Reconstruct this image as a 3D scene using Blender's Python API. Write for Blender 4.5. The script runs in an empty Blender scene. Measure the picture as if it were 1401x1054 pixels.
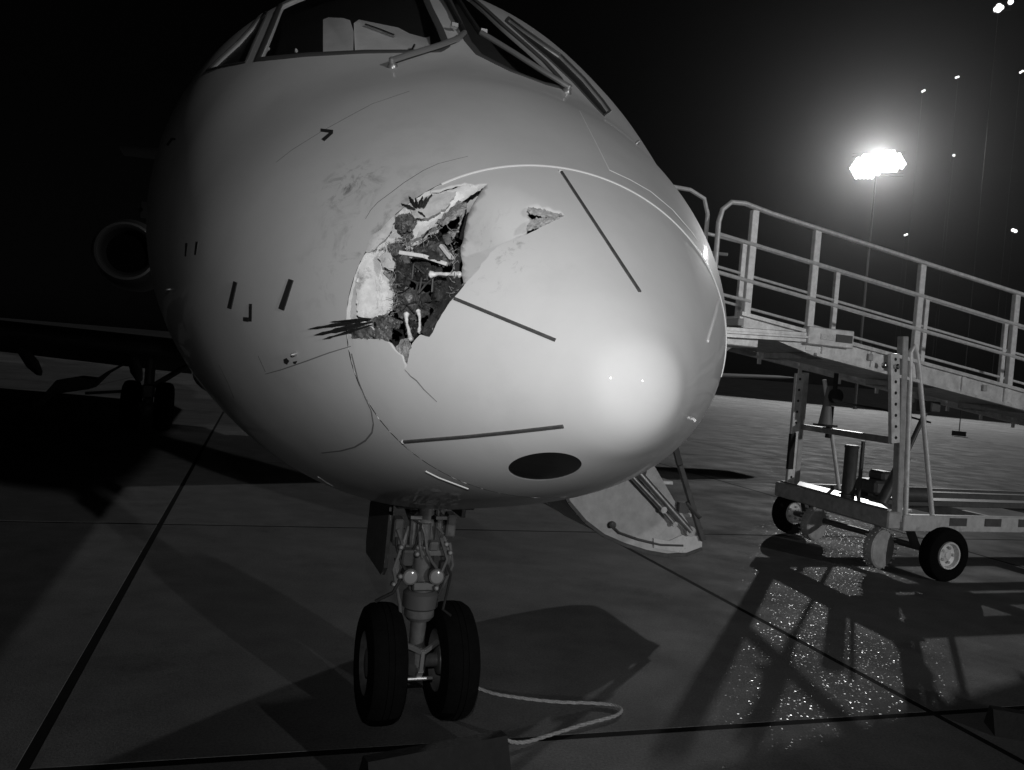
import bpy, bmesh, math, random
import numpy as np
from mathutils import Vector, Matrix
from mathutils.geometry import delaunay_2d_cdt

random.seed(7); rng = np.random.default_rng(7)
S = bpy.context.scene
COL = S.collection
R = math.radians

# ------------------------------------------------------------------ camera
EYE = np.array([0.0, 0.0, 1.85])
FPX, CX, CY, PW, PH = 1100.0, 700.5, 527.0, 1401.0, 1054.0
ROLL, PITCH = R(4.7), R(1.1)
_F = np.array([0, math.cos(PITCH), -math.sin(PITCH)])
_R0 = np.array([1.0, 0, 0]); _U0 = np.array([0, math.sin(PITCH), math.cos(PITCH)])
CR = math.cos(ROLL)*_R0 + math.sin(ROLL)*_U0
CU = -math.sin(ROLL)*_R0 + math.cos(ROLL)*_U0
cam_d = bpy.data.cameras.new('camera'); cam = bpy.data.objects.new('camera', cam_d); COL.objects.link(cam)
m = Matrix.Identity(4)
for i in range(3):
    m[i][0] = CR[i]; m[i][1] = CU[i]; m[i][2] = -_F[i]; m[i][3] = EYE[i]
cam.matrix_world = m
cam_d.sensor_fit = 'HORIZONTAL'; cam_d.sensor_width = 36.0; cam_d.lens = 36.0*FPX/PW
cam_d.clip_start = 0.05; cam_d.clip_end = 3000
S.camera = cam

# ------------------------------------------------------------------ world: night sky, neutral because the photograph is black and white
SUN_EL, SUN_AZ = R(9), R(139)         # far apron floodlight behind the photographer's right shoulder
w = bpy.data.worlds.new("World"); S.world = w; w.use_nodes = True
nt = w.node_tree; bg = nt.nodes['Background']
sky = nt.nodes.new('ShaderNodeTexSky'); sky.sky_type = 'NISHITA'; sky.sun_disc = False
sky.sun_elevation = SUN_EL; sky.sun_rotation = SUN_AZ
bw = nt.nodes.new('ShaderNodeRGBToBW'); nt.links.new(sky.outputs[0], bw.inputs[0])
nt.links.new(bw.outputs[0], bg.inputs['Color']); bg.inputs['Strength'].default_value = 0.0002

sd = bpy.data.lights.new('sun', 'SUN'); sd.energy = 0.62; sd.angle = R(1.0)
sun = bpy.data.objects.new('sun', sd); COL.objects.link(sun)
# light travels from the right rear of the camera; azimuth measured from +Y towards +X
_ld = Vector((math.sin(SUN_AZ)*math.cos(SUN_EL), math.cos(SUN_AZ)*math.cos(SUN_EL), math.sin(SUN_EL)))
sun.rotation_euler = _ld.to_track_quat('Z', 'Y').to_euler()

# the photographer's hand-held lamp (its small highlight shows on the radome tip)
fd = bpy.data.lights.new('hand_lamp', 'SPOT'); fd.energy = 178; fd.shadow_soft_size = 0.012
fd.spot_size = R(79); fd.spot_blend = 1.0
fl = bpy.data.objects.new('hand_lamp', fd); COL.objects.link(fl); fl.location = (0.0, -0.05, 2.22)
fl.rotation_euler = (Vector((.40, 2.34, 2.09))-fl.location).to_track_quat('-Z', 'Y').to_euler()

# the floodlights on the mast seen in the picture; their housings are built further down
MAST = Vector((39.3, 92.0, 0)); MAST_H = 28.45
ml = bpy.data.lights.new('floodlight', 'SPOT'); ml.spot_size = R(164); ml.spot_blend = .12; ml.energy = 54000; ml.shadow_soft_size = .5;
mo = bpy.data.objects.new('floodlight', ml); COL.objects.link(mo); mo.location = (MAST.x-.75, MAST.y-1.75, MAST_H)
mo.rotation_euler = (Vector((0, 0, -8))-mo.location).to_track_quat('-Z', 'Y').to_euler()

vs = S.view_settings
vs.view_transform = 'Standard'; vs.look = 'None'; vs.gamma = 1.0; vs.exposure = 0.0; vs.use_curve_mapping = False
S.cycles.use_denoising = True; S.cycles.denoiser = 'OPENIMAGEDENOISE'; S.cycles.denoising_input_passes = 'RGB_ALBEDO_NORMAL'; S.cycles.denoising_prefilter = 'ACCURATE'
S.cycles.max_bounces = 6; S.cycles.volume_bounces = 0
S.cycles.sample_clamp_indirect = 3.0

# ------------------------------------------------------------------ materials
def mat(name, v, rough=0.6, metal=0.0, coat=0.0, var=0.0, vscale=6.0, bump=0.0, bscale=60.0, emit=0.0, spec=0.5, dirt=0.0, dscale=2.0, smear=None):
    M = bpy.data.materials.new(name); M.use_nodes = True
    n = M.node_tree; b = n.nodes['Principled BSDF']
    b.inputs['Base Color'].default_value = (v, v, v, 1); b.inputs['Roughness'].default_value = rough
    b.inputs['Metallic'].default_value = metal; b.inputs['Coat Weight'].default_value = coat
    b.inputs['Coat Roughness'].default_value = 0.04; b.inputs['Specular IOR Level'].default_value = spec
    if emit:
        M.cycles.emission_sampling = 'NONE'
        b.inputs['Emission Color'].default_value = (1, 1, 1, 1); b.inputs['Emission Strength'].default_value = emit
    tc = n.nodes.new('ShaderNodeTexCoord')
    if var or dirt:
        tx = n.nodes.new('ShaderNodeTexNoise'); tx.inputs['Scale'].default_value = vscale
        tx.inputs['Detail'].default_value = 8; tx.inputs['Roughness'].default_value = .65
        n.links.new(tc.outputs['Object'], tx.inputs['Vector'])
        mr = n.nodes.new('ShaderNodeMapRange'); mr.inputs[1].default_value = .3; mr.inputs[2].default_value = .7
        mr.inputs[3].default_value = v*(1-var); mr.inputs[4].default_value = min(.95, v*(1+var))
        n.links.new(tx.outputs['Fac'], mr.inputs[0]); out = mr.outputs[0]
        if dirt:
            t2 = n.nodes.new('ShaderNodeTexNoise'); t2.inputs['Scale'].default_value = dscale
            t2.inputs['Detail'].default_value = 10; t2.inputs['Roughness'].default_value = .7
            n.links.new(tc.outputs['Object'], t2.inputs['Vector'])
            m2 = n.nodes.new('ShaderNodeMapRange'); m2.inputs[1].default_value = .56; m2.inputs[2].default_value = .72
            m2.inputs[3].default_value = 1; m2.inputs[4].default_value = 1-dirt
            n.links.new(t2.outputs['Fac'], m2.inputs[0])
            mu = n.nodes.new('ShaderNodeMath'); mu.operation = 'MULTIPLY'
            n.links.new(out, mu.inputs[0]); n.links.new(m2.outputs[0], mu.inputs[1]); out = mu.outputs[0]
        if smear:
            # grime thrown on the paint round the impact: streaky noise, fading with distance from the strike
            sm = out
            for (cx_, cy_, cz_, rad, nsc, lo_, hi_, amt) in smear:
                vd = n.nodes.new('ShaderNodeVectorMath'); vd.operation = 'DISTANCE'; n.links.new(tc.outputs['Object'], vd.inputs[0]); vd.inputs[1].default_value = (cx_, cy_, cz_)
                fo = n.nodes.new('ShaderNodeMapRange'); fo.inputs[1].default_value = 0; fo.inputs[2].default_value = rad; fo.inputs[3].default_value = 1; fo.inputs[4].default_value = 0
                n.links.new(vd.outputs['Value'], fo.inputs[0])
                ns = n.nodes.new('ShaderNodeTexNoise'); ns.inputs['Scale'].default_value = nsc; ns.inputs['Detail'].default_value = 9; ns.inputs['Roughness'].default_value = .72; ns.inputs['Distortion'].default_value = .6
                n.links.new(tc.outputs['Object'], ns.inputs['Vector'])
                nr = n.nodes.new('ShaderNodeMapRange'); nr.inputs[1].default_value = lo_; nr.inputs[2].default_value = hi_; nr.inputs[3].default_value = 0; nr.inputs[4].default_value = amt
                n.links.new(ns.outputs['Fac'], nr.inputs[0])
                mm = n.nodes.new('ShaderNodeMath'); mm.operation = 'MULTIPLY'; n.links.new(fo.outputs[0], mm.inputs[0]); n.links.new(nr.outputs[0], mm.inputs[1])
                om = n.nodes.new('ShaderNodeMath'); om.operation = 'SUBTRACT'; om.inputs[0].default_value = 1; om.use_clamp = True; n.links.new(mm.outputs[0], om.inputs[1])
                m3 = n.nodes.new('ShaderNodeMath'); m3.operation = 'MULTIPLY'; n.links.new(sm, m3.inputs[0]); n.links.new(om.outputs[0], m3.inputs[1]); sm = m3.outputs[0]
            out = sm
        n.links.new(out, b.inputs['Base Color'])
    if bump:
        bt = n.nodes.new('ShaderNodeTexNoise'); bt.inputs['Scale'].default_value = bscale; bt.inputs['Detail'].default_value = 6
        n.links.new(tc.outputs['Object'], bt.inputs['Vector'])
        bn = n.nodes.new('ShaderNodeBump'); bn.inputs['Strength'].default_value = bump; bn.inputs['Distance'].default_value = .01
        n.links.new(bt.outputs['Fac'], bn.inputs['Height']); n.links.new(bn.outputs['Normal'], b.inputs['Normal'])
    return M

SMEAR = [(1.293, -.685, 2.425, .16, 14, .50, .66, .9), (1.535, -.608, 2.214, .38, 9, .52, .72, .75), (1.80, -.34, 2.22, .22, 26, .55, .70, .7)]   # local to the aircraft
M = dict(
    skin=mat('aircraft_paint', .62, .6, coat=.35, spec=.2, var=.06, vscale=2.2, bump=.03, bscale=3.0, dirt=.12, dscale=1.6, smear=SMEAR),
    radome=mat('radome_paint', .68, .6, coat=.35, spec=.2, var=.04, vscale=4.0, bump=.02, bscale=5.0, dirt=.06, dscale=3.0, smear=SMEAR[1:]),
    flange=mat('torn_flange_primer', .74, .5, var=.18, vscale=14, bump=.12, bscale=60, dirt=.75, dscale=14),
    core=mat('radome_core', .34, .8, var=.5, vscale=60, bump=.8, bscale=140),
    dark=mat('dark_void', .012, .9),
    interior=mat('bulkhead_dark', .035, .7, var=.5, vscale=12, bump=.5, bscale=30),
    debris=mat('torn_insulation', .055, .32, var=.8, vscale=34, bump=.35, bscale=90),
    tissue=mat('torn_tissue', .15, .30, var=.75, vscale=44, bump=.35, bscale=110),
    bone=mat('bone_white', .74, .4, var=.25, vscale=60, bump=.2, bscale=160),
    feather=mat('black_feather', .018, .6, var=.4, vscale=60, bump=.3, bscale=200),
    strip=mat('diverter_strip', .10, .45, metal=.3, var=.3, vscale=50),
    seal=mat('seam_sealant', .80, .4),
    mark=mat('black_paint_mark', .03, .5),
    line=mat('panel_gap', .22, .7),
    glass=None,
    trim=mat('window_frame_paint', .085, .6, coat=.05, var=.1),
    wiper=mat('wiper_metal', .42, .35, metal=.6),
    bright=mat('bright_metal', .75, .22, metal=1.0),
    alu=mat('aluminium', .50, .35, metal=.85, var=.25, vscale=14),
    galv=mat('galvanised_tube', .80, .42, metal=.15, var=.2, vscale=18),
    galvp=mat('galvanised_plate', .80, .34, metal=.25, var=.35, vscale=9, bump=.1, bscale=40),
    steel=mat('grey_painted_steel', .42, .5, var=.25, vscale=12, dirt=.35, dscale=5),
    darksteel=mat('dark_painted_steel', .07, .5, var=.3, vscale=14),
    whitesteel=mat('pale_painted_steel', .58, .45, var=.18, vscale=10, dirt=.5, dscale=4),
    tyre=mat('tyre_rubber', .004, .9, spec=.12, var=.3, vscale=20, bump=.3, bscale=60),
    rubber=mat('black_rubber', .015, .8, var=.3, vscale=20, bump=.4, bscale=50),
    rim=mat('pale_wheel_rim', .82, .4, var=.15, vscale=20),
    gearmetal=mat('gear_leg_paint', .12, .4, var=.3, vscale=20, dirt=.5, dscale=8),
    lens=mat('taxi_light_lens', .26, .15, coat=.5),
    rope=mat('pale_rope', .42, .9, var=.25, vscale=80, bump=.8, bscale=150),
    cone=mat('cone_plastic', .22, .5, var=.1),
    coneband=mat('cone_reflective_band', .6, .4),
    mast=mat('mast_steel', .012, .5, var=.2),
    lampglow=mat('lamp_glow', .8, .5, emit=2.2),
    lampdim=mat('distant_lamp_glow', .8, .5, emit=1.6),
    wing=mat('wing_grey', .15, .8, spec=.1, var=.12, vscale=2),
    filler=mat('joint_filler', .008, .9, var=.3, vscale=8, spec=.1),
)
g = bpy.data.materials.new('cockpit_glass'); g.use_nodes = True
n = g.node_tree; n.nodes.clear()
o_ = n.nodes.new('ShaderNodeOutputMaterial'); mx = n.nodes.new('ShaderNodeMixShader')
tr = n.nodes.new('ShaderNodeBsdfTransparent'); tr.inputs[0].default_value = (.9, .9, .9, 1)
gl = n.nodes.new('ShaderNodeBsdfGlossy'); gl.inputs['Roughness'].default_value = .03
mx.inputs[0].default_value = .07; n.links.new(tr.outputs[0], mx.inputs[1]); n.links.new(gl.outputs[0], mx.inputs[2])
n.links.new(mx.outputs[0], o_.inputs[0]); M['glass'] = g

def concrete(name, v, glint=True, gf=.05):
    C = bpy.data.materials.new(name); C.use_nodes = True
    n = C.node_tree; L = n.links; b = n.nodes['Principled BSDF']
    geo = n.nodes.new('ShaderNodeNewGeometry'); pos = geo.outputs['Position']
    def noise(sc, det=8, ro=.6):
        t = n.nodes.new('ShaderNodeTexNoise'); t.inputs['Scale'].default_value = sc; t.inputs['Detail'].default_value = det
        t.inputs['Roughness'].default_value = ro; L.new(pos, t.inputs['Vector']); return t.outputs['Fac']
    def rng_(x, a, c, lo, hi):
        r = n.nodes.new('ShaderNodeMapRange'); r.inputs[1].default_value = a; r.inputs[2].default_value = c
        r.inputs[3].default_value = lo; r.inputs[4].default_value = hi; L.new(x, r.inputs[0]); return r.outputs[0]
    def mul(a, c, op='MULTIPLY'):
        q = n.nodes.new('ShaderNodeMath'); q.operation = op
        L.new(a, q.inputs[0])
        if isinstance(c, float): q.inputs[1].default_value = c
        else: L.new(c, q.inputs[1])
        return q.outputs[0]
    big = rng_(noise(.35), .3, .7, .72, 1.25); mid = rng_(noise(3.0), .3, .7, .82, 1.18); fine = rng_(noise(70, 7, .8), .25, .75, .42, 1.58)
    oi = n.nodes.new('ShaderNodeObjectInfo'); per = rng_(oi.outputs['Random'], 0, 1, .88, 1.12)
    stain = rng_(noise(.8, 10, .75), .55, .7, 1.0, .6)
    c = mul(mul(mul(mul(big, mid), fine), per), stain); c = mul(c, v)
    L.new(c, b.inputs['Base Color'])
    b.inputs['Specular IOR Level'].default_value = .22
    rr = rng_(noise(1.3), .35, .65, .7, .9); L.new(rr, b.inputs['Roughness'])
    # broom finish and grit relief
    bn = n.nodes.new('ShaderNodeBump'); bn.inputs['Strength'].default_value = .5; bn.inputs['Distance'].default_value = .006
    L.new(noise(90, 5, .7), bn.inputs['Height'])
    L.new(bn.outputs['Normal'], b.inputs['Normal'])
    if glint:
        # damp exposed stones: each small stone a little facet with its own tilt
        vo = n.nodes.new('ShaderNodeTexVoronoi'); vo.inputs['Scale'].default_value = 50; L.new(pos, vo.inputs['Vector'])
        vs_ = n.nodes.new('ShaderNodeVectorMath'); vs_.operation = 'SUBTRACT'; L.new(vo.outputs['Color'], vs_.inputs[0]); vs_.inputs[1].default_value = (.5, .5, .5)
        sc = n.nodes.new('ShaderNodeVectorMath'); sc.operation = 'SCALE'; L.new(vs_.outputs[0], sc.inputs[0]); sc.inputs['Scale'].default_value = .27
        ad = n.nodes.new('ShaderNodeVectorMath'); ad.operation = 'ADD'; L.new(geo.outputs['Normal'], ad.inputs[0]); L.new(sc.outputs[0], ad.inputs[1])
        nm = n.nodes.new('ShaderNodeVectorMath'); nm.operation = 'NORMALIZE'; L.new(ad.outputs[0], nm.inputs[0])
        gb = n.nodes.new('ShaderNodeBsdfGlossy'); gb.inputs['Roughness'].default_value = .20; gb.inputs['Color'].default_value = (.6, .6, .6, 1)
        L.new(nm.outputs[0], gb.inputs['Normal'])
        near = rng_(vo.outputs['Distance'], .32, .22, 0.0, 1.0)
        patch = rng_(noise(.9, 3, .5), .38, .56, .45, 1.0)
        fac = mul(mul(near, patch), gf)
        mx = n.nodes.new('ShaderNodeMixShader'); L.new(fac, mx.inputs[0]); L.new(b.outputs[0], mx.inputs[1]); L.new(gb.outputs[0], mx.inputs[2])
        L.new(mx.outputs[0], n.nodes['Material Output'].inputs[0])
    return C
M['slab'] = concrete('apron_concrete', .15, True, .022)
M['wornslab'] = concrete('worn_apron_concrete', .15, True, .095)
M['apron'] = concrete('far_apron_concrete', .15, False)

# ------------------------------------------------------------------ helpers
def link(name, me, material=None, parent=None, loc=None):
    o = bpy.data.objects.new(name, me); COL.objects.link(o)
    if material is not None and me is not None: me.materials.append(material)
    if parent is not None: o.parent = parent
    if loc is not None: o.location = loc
    return o
def empty(name, loc=(0, 0, 0), rz=0.0):
    o = bpy.data.objects.new(name, None); COL.objects.link(o); o.location = loc; o.rotation_euler = (0, 0, rz)
    o.empty_display_size = .2; return o
def tag(o, label, cat, group=None):
    o['label'] = label; o['category'] = cat
    if group: o['group'] = group
    return o
def basis(d):
    d = Vector(d).normalized(); a = Vector((0, 0, 1)) if abs(d.z) < .9 else Vector((1, 0, 0))
    u = d.cross(a).normalized(); return u, d.cross(u).normalized()

class MB:
    """collects shapes into one mesh"""
    def __init__(s, off=(0, 0, 0)): s.v = []; s.f = []; s.off = Vector(off)
    def add(s, vs, fs):
        k = len(s.v); s.v += [tuple(Vector(p) - s.off) for p in vs]; s.f += [tuple(i+k for i in q) for q in fs]; return s
    def box(s, c, size, rot=None, bev=0.0):
        x, y, z = (q/2 for q in size); rot = rot or Matrix.Identity(3); c = Vector(c)
        if bev <= 0: bev = min(x, y, z)*.18
        b = bev; vs = []; 
        bm = bmesh.new(); bmesh.ops.create_cube(bm, size=1.0)
        for v in bm.verts: v.co = Vector((v.co.x*2*x, v.co.y*2*y, v.co.z*2*z))
        bmesh.ops.bevel(bm, geom=bm.edges[:], offset=b, segments=1, affect='EDGES')
        bm.verts.index_update()
        s.add([c + rot @ v.co for v in bm.verts], [[v.index for v in f.verts] for f in bm.faces]); bm.free(); return s
    def bar(s, a, b, w, h, up=(0, 0, 1), bev=0.0):
        a, b = Vector(a), Vector(b); d = (b-a); L = d.length; d.normalize()
        u = Vector(up) - d*Vector(up).dot(d)
        if u.length < 1e-4: u = Vector((1, 0, 0)) - d*d.x
        u.normalize(); r = d.cross(u)
        rot = Matrix((d, r, u)).transposed()
        return s.box((a+b)/2, (L, w, h), rot, bev)
    def tube(s, pts, r, n=10, closed=False, caps=True):
        pts = [Vector(p) for p in pts]; N = len(pts)
        rr = r if isinstance(r, (list, tuple)) else [r]*N
        vs = []; u = None
        for i, p in enumerate(pts):
            a = pts[(i-1) % N] if (i > 0 or closed) else p; b = pts[(i+1) % N] if (i < N-1 or closed) else p
            d = (b-a).normalized()
            if u is None: u, _ = basis(d)
            u = (u - d*u.dot(d)).normalized(); w = d.cross(u)
            for k in range(n):
                t = 2*math.pi*k/n; vs.append(p + (u*math.cos(t) + w*math.sin(t))*rr[i])
        fs = []
        for i in range(N if closed else N-1):
            j = (i+1) % N
            for k in range(n): fs.append((i*n+k, i*n+(k+1) % n, j*n+(k+1) % n, j*n+k))
        if caps and not closed: fs += [tuple(range(n))[::-1], tuple((N-1)*n+k for k in range(n))]
        return s.add(vs, fs)
    def lathe(s, c, axis, prof, n=32):
        """prof: list of (along, radius)"""
        c = Vector(c); d = Vector(axis).normalized(); u, w = basis(d); vs = []; fs = []
        for (t, r) in prof:
            for k in range(n):
                a = 2*math.pi*k/n; vs.append(c + d*t + (u*math.cos(a)+w*math.sin(a))*max(r, 1e-4))
        for i in range(len(prof)-1):
            for k in range(n): fs.append((i*n+k, i*n+(k+1) % n, (i+1)*n+(k+1) % n, (i+1)*n+k))
        fs += [tuple(range(n))[::-1], tuple((len(prof)-1)*n+k for k in range(n))]
        return s.add(vs, fs)
    def ring(s, c, axis, prof, n=40):
        s.lathe(c, axis, prof, n); s.f = s.f[:-2]; N = len(prof)*n; k = len(s.v)-N; m_ = (len(prof)-1)*n
        for i in range(n): s.f.append((k+m_+i, k+m_+(i+1) % n, k+(i+1) % n, k+i))
        return s
    def prism(s, poly, ext):
        """poly: 3D points, extruded by vector ext"""
        N = len(poly); e = Vector(ext); P = [Vector(p) for p in poly]
        fs = [tuple(range(N)), tuple(range(2*N-1, N-1, -1))] + [(i, i+N, (i+1) % N+N, (i+1) % N) for i in range(N)]
        return s.add(P + [p+e for p in P], fs)
    def mesh(s, name, smooth=True, angle=35):
        me = bpy.data.meshes.new(name); me.from_pydata(s.v, [], s.f); me.validate()
        bm = bmesh.new(); bm.from_mesh(me); bmesh.ops.recalc_face_normals(bm, faces=bm.faces[:]); 
        if smooth:
            for f in bm.faces: f.smooth = True
            for e in bm.edges:
                if len(e.link_faces) == 2 and e.calc_face_angle(0) > R(angle): e.smooth = False
        bm.to_mesh(me); bm.free(); return me
    def build(s, name, material, parent=None, smooth=True, angle=35, loc=None):
        return link(name, s.mesh(name, smooth, angle), material, parent, loc)

# pixel of the photograph -> viewing ray
def ray(px, py):
    d = _F + (px-CX)/FPX*CR - (py-CY)/FPX*CU; return d/np.linalg.norm(d)
def ground_pt(px, py, z=0.0):
    d = ray(px, py); t = (z-EYE[2])/d[2]; return EYE + d*t

# ------------------------------------------------------------------ the apron
apron_me = bpy.data.meshes.new('apron')
_rows = [(-300, -.05), (70, -.05), (100, .75), (150, 3.0), (260, 5.0), (1500, 9.0)]     # the field beyond the stands rises gently
apron_me.from_pydata([(x, y, z) for y, z in _rows for x in (-900, 900)], [], [(2*i, 2*i+1, 2*i+3, 2*i+2) for i in range(len(_rows)-1)])
apron = link('apron', apron_me, M['apron']); apron['kind'] = 'structure'
SL_A = R(107.6)                                   # joints run this way
ex = Vector((math.cos(SL_A), math.sin(SL_A), 0)); ey = Vector((ex.y, -ex.x, 0))     # ey points to the right
J0 = Vector(ground_pt(60, 1000)); T0_ = Vector(ground_pt(860, 1003))
j0 = J0.dot(ey); jw = 4.83; t0 = T0_.dot(ex); tw = 5.0
na, nb = 14, 15
sb = MB(); sb.box((0, 0, 0), (tw-.052, jw-.052, .045), bev=.002); slab_me = sb.mesh('slab'); slab_me.materials.append(M['slab']); slab_worn = slab_me.copy(); slab_worn.materials.clear(); slab_worn.materials.append(M['wornslab'])
srot = math.atan2(ex.y, ex.x)
for i in range(-2, na-2):
    for j in range(-8, nb-8+1):
        c = ex*(t0 + (i+.5)*tw) + ey*(j0 + (j+.5)*jw)
        s_ = link('slab', slab_worn if i in (0, 1) and j in (0, 1) else slab_me, None, apron); s_.location = (c.x, c.y, -.0225); s_.rotation_euler = (0, 0, srot)
fm = MB()
cc = ex*(t0 + (na/2-2)*tw) + ey*(j0 + ((nb+1)/2-8)*jw)
fm.v = [tuple(cc + ex*a*na*tw/2 + ey*b*(nb+1)*jw/2 + Vector((0, 0, -.0018))) for a, b in ((-1, -1), (1, -1), (1, 1), (-1, 1))]; fm.f = [(0, 1, 2, 3)]
fo = fm.build('joint_filler', M['filler'], apron)

# ------------------------------------------------------------------ the aircraft body surface
NG = np.array([-0.384, 4.154, 0.0]); HEAD = R(109.5)
FW = -np.array([math.cos(HEAD), math.sin(HEAD), 0]); PT = np.array([-FW[1], FW[0], 0])
AIR_RZ = math.atan2(FW[1], FW[0])
def l2w(P): P = np.asarray(P, float); return NG + P[..., 0:1]*FW + P[..., 1:2]*PT + P[..., 2:3]*np.array([0, 0, 1])
def w2l(P): Q = np.asarray(P, float)-NG; return np.stack([Q@FW, Q@PT, Q[..., 2]], -1)
XT = 2.194; SEAM_R = math.sqrt(.679)
KS = np.sqrt(np.array([0, .03, .1, .2, .3, .7, 1.3, 1.65, 2.2, 3.0, 4.0, 5.5, 60.]))
KW = np.array([0, .108, .186, .282, .373, .704, 1.058, 1.20, 1.335, 1.485, 1.60, 1.677, 1.677])
KT = np.array([1.832, 1.938, 2.018, 2.118, 2.214, 2.557, 2.99, 3.20, 3.66, 4.12, 4.36, 4.45, 4.45])
KB = np.array([1.832, 1.726, 1.659, 1.606, 1.56, 1.417, 1.272, 1.20, 1.10, 1.05, 1.033, 1.033, 1.033])
def herm(x, xs, ys):
    d = np.diff(ys)/np.diff(xs); mm = np.zeros_like(ys)
    pr = d[1:]*d[:-1]
    mm[1:-1] = np.where(pr > 0, 2*pr/(d[1:]+d[:-1]+1e-12), 0); mm[0] = d[0]; mm[-1] = d[-1]
    i = np.clip(np.searchsorted(xs, x)-1, 0, len(xs)-2); h = xs[i+1]-xs[i]; t = (x-xs[i])/h
    return (2*t**3-3*t**2+1)*ys[i]+(t**3-2*t**2+t)*h*mm[i]+(-2*t**3+3*t**2)*ys[i+1]+(t**3-t**2)*h*mm[i+1]
def base(a, b):
    """disc coordinates (a,b) -> local point; radius^2 = metres aft of the tip, b up, a to port"""
    r = np.hypot(a, b); r = np.maximum(r, 1e-5); sn, cs = a/r, b/r
    w_ = herm(r, KS, KW); t_ = herm(r, KS, KT); b_ = herm(r, KS, KB)
    return np.stack([XT-r*r, w_*sn, (t_+b_)/2+(t_-b_)/2*cs], -1)
def normal(a, b):
    e = 2e-3
    n_ = np.cross(base(a+e, b)-base(a-e, b), base(a, b+e)-base(a, b-e))
    n_ /= np.linalg.norm(n_, axis=-1, keepdims=True)+1e-12
    p = base(a, b); c = np.stack([p[..., 0]*0-2, p[..., 1]*0, p[..., 0]*0+2.3], -1)
    sgn = np.sign(np.sum(n_*(p-c), -1, keepdims=True)); return n_*np.where(sgn == 0, 1, sgn)
def body(a, b, off=0.0):
    a, b = np.asarray(a, float), np.asarray(b, float); return base(a, b) + normal(a, b)*off
def px_of(P):
    Q = l2w(P)-EYE; z = Q@_F; return np.stack([CX+FPX*(Q@CR)/z, CY-FPX*(Q@CU)/z], -1)
_ga = np.linspace(-2.6, 2.6, 521); _A, _B = np.meshgrid(_ga, _ga)
_ok = np.hypot(_A, _B) < 2.6; _A, _B = _A[_ok], _B[_ok]
_P = base(_A, _B); _N = normal(_A, _B); _V = w2l(EYE[None])-_P
_vis = (np.sum(_N*_V, -1) > 0); _A, _B, _P = _A[_vis], _B[_vis], _P[_vis]; _X = px_of(_P); _D = np.linalg.norm(l2w(_P)-EYE, axis=-1)
def ab(px, py):
    """photo pixel -> disc coordinates on the near side of the body"""
    d2 = (_X[:, 0]-px)**2+(_X[:, 1]-py)**2
    k = int(np.argmin(d2)); a, b = _A[k], _B[k]
    for _ in range(12):
        x0 = px_of(base(np.array(a), np.array(b))); e = 1e-4
        ja = (px_of(base(np.array(a+e), np.array(b)))-x0)/e; jb = (px_of(base(np.array(a), np.array(b+e)))-x0)/e
        J = np.stack([ja, jb], 1); det = np.linalg.det(J)
        if abs(det) < 1: break
        st = np.linalg.solve(J, np.array([px, py])-x0); ln = np.hypot(*st)
        if ln > .03: st *= .03/ln
        a += st[0]; b += st[1]
    if (a-_A[k])**2+(b-_B[k])**2 > .02: a, b = _A[k], _B[k]
    return a, b
def abs_(pts): return np.array([ab(x, y) for x, y in pts])
def on(px, py, off=0.0):
    a, b = ab(px, py); return Vector(body(np.array(a), np.array(b), off))
def into(px, py, d):
    """local point a distance d behind the body surface along the sight line"""
    a, b = ab(px, py); p = l2w(base(np.array(a), np.array(b))); v = p-EYE; v /= np.linalg.norm(v)
    return Vector(w2l((p+v*d)[None])[0])
def dens(pts, n=6, closed=False):
    pts = [np.array(p, float) for p in pts]; out = []; N = len(pts)
    for i in range(N if closed else N-1):
        for k in range(n): out.append(pts[i]+(pts[(i+1) % N]-pts[i])*k/n)
    if not closed: out.append(pts[-1])
    return out
def inside(P, poly):
    x, y = P[:, 0], P[:, 1]; c = np.zeros(len(P), bool); N = len(poly)
    for i in range(N):
        x0, y0 = poly[i]; x1, y1 = poly[(i+1) % N]
        c ^= ((y0 > y) != (y1 > y)) & (x < (x1-x0)*(y-y0)/((y1-y0)+1e-15)+x0)
    return c
def dist_poly(P, poly, closed=True):
    D = np.full(len(P), 9e9); N = len(poly)
    for i in range(N if closed else N-1):
        a = np.array(poly[i]); d = np.array(poly[(i+1) % N])-a; t = np.clip(((P-a)@d)/(d@d+1e-15), 0, 1)
        D = np.minimum(D, np.hypot(*(P-a-t[:, None]*d).T))
    return D

airplane = tag(empty('airplane', tuple(NG), AIR_RZ), 'white twin-engined jet airliner with a torn hole in its nose cone', 'airplane')

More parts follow.
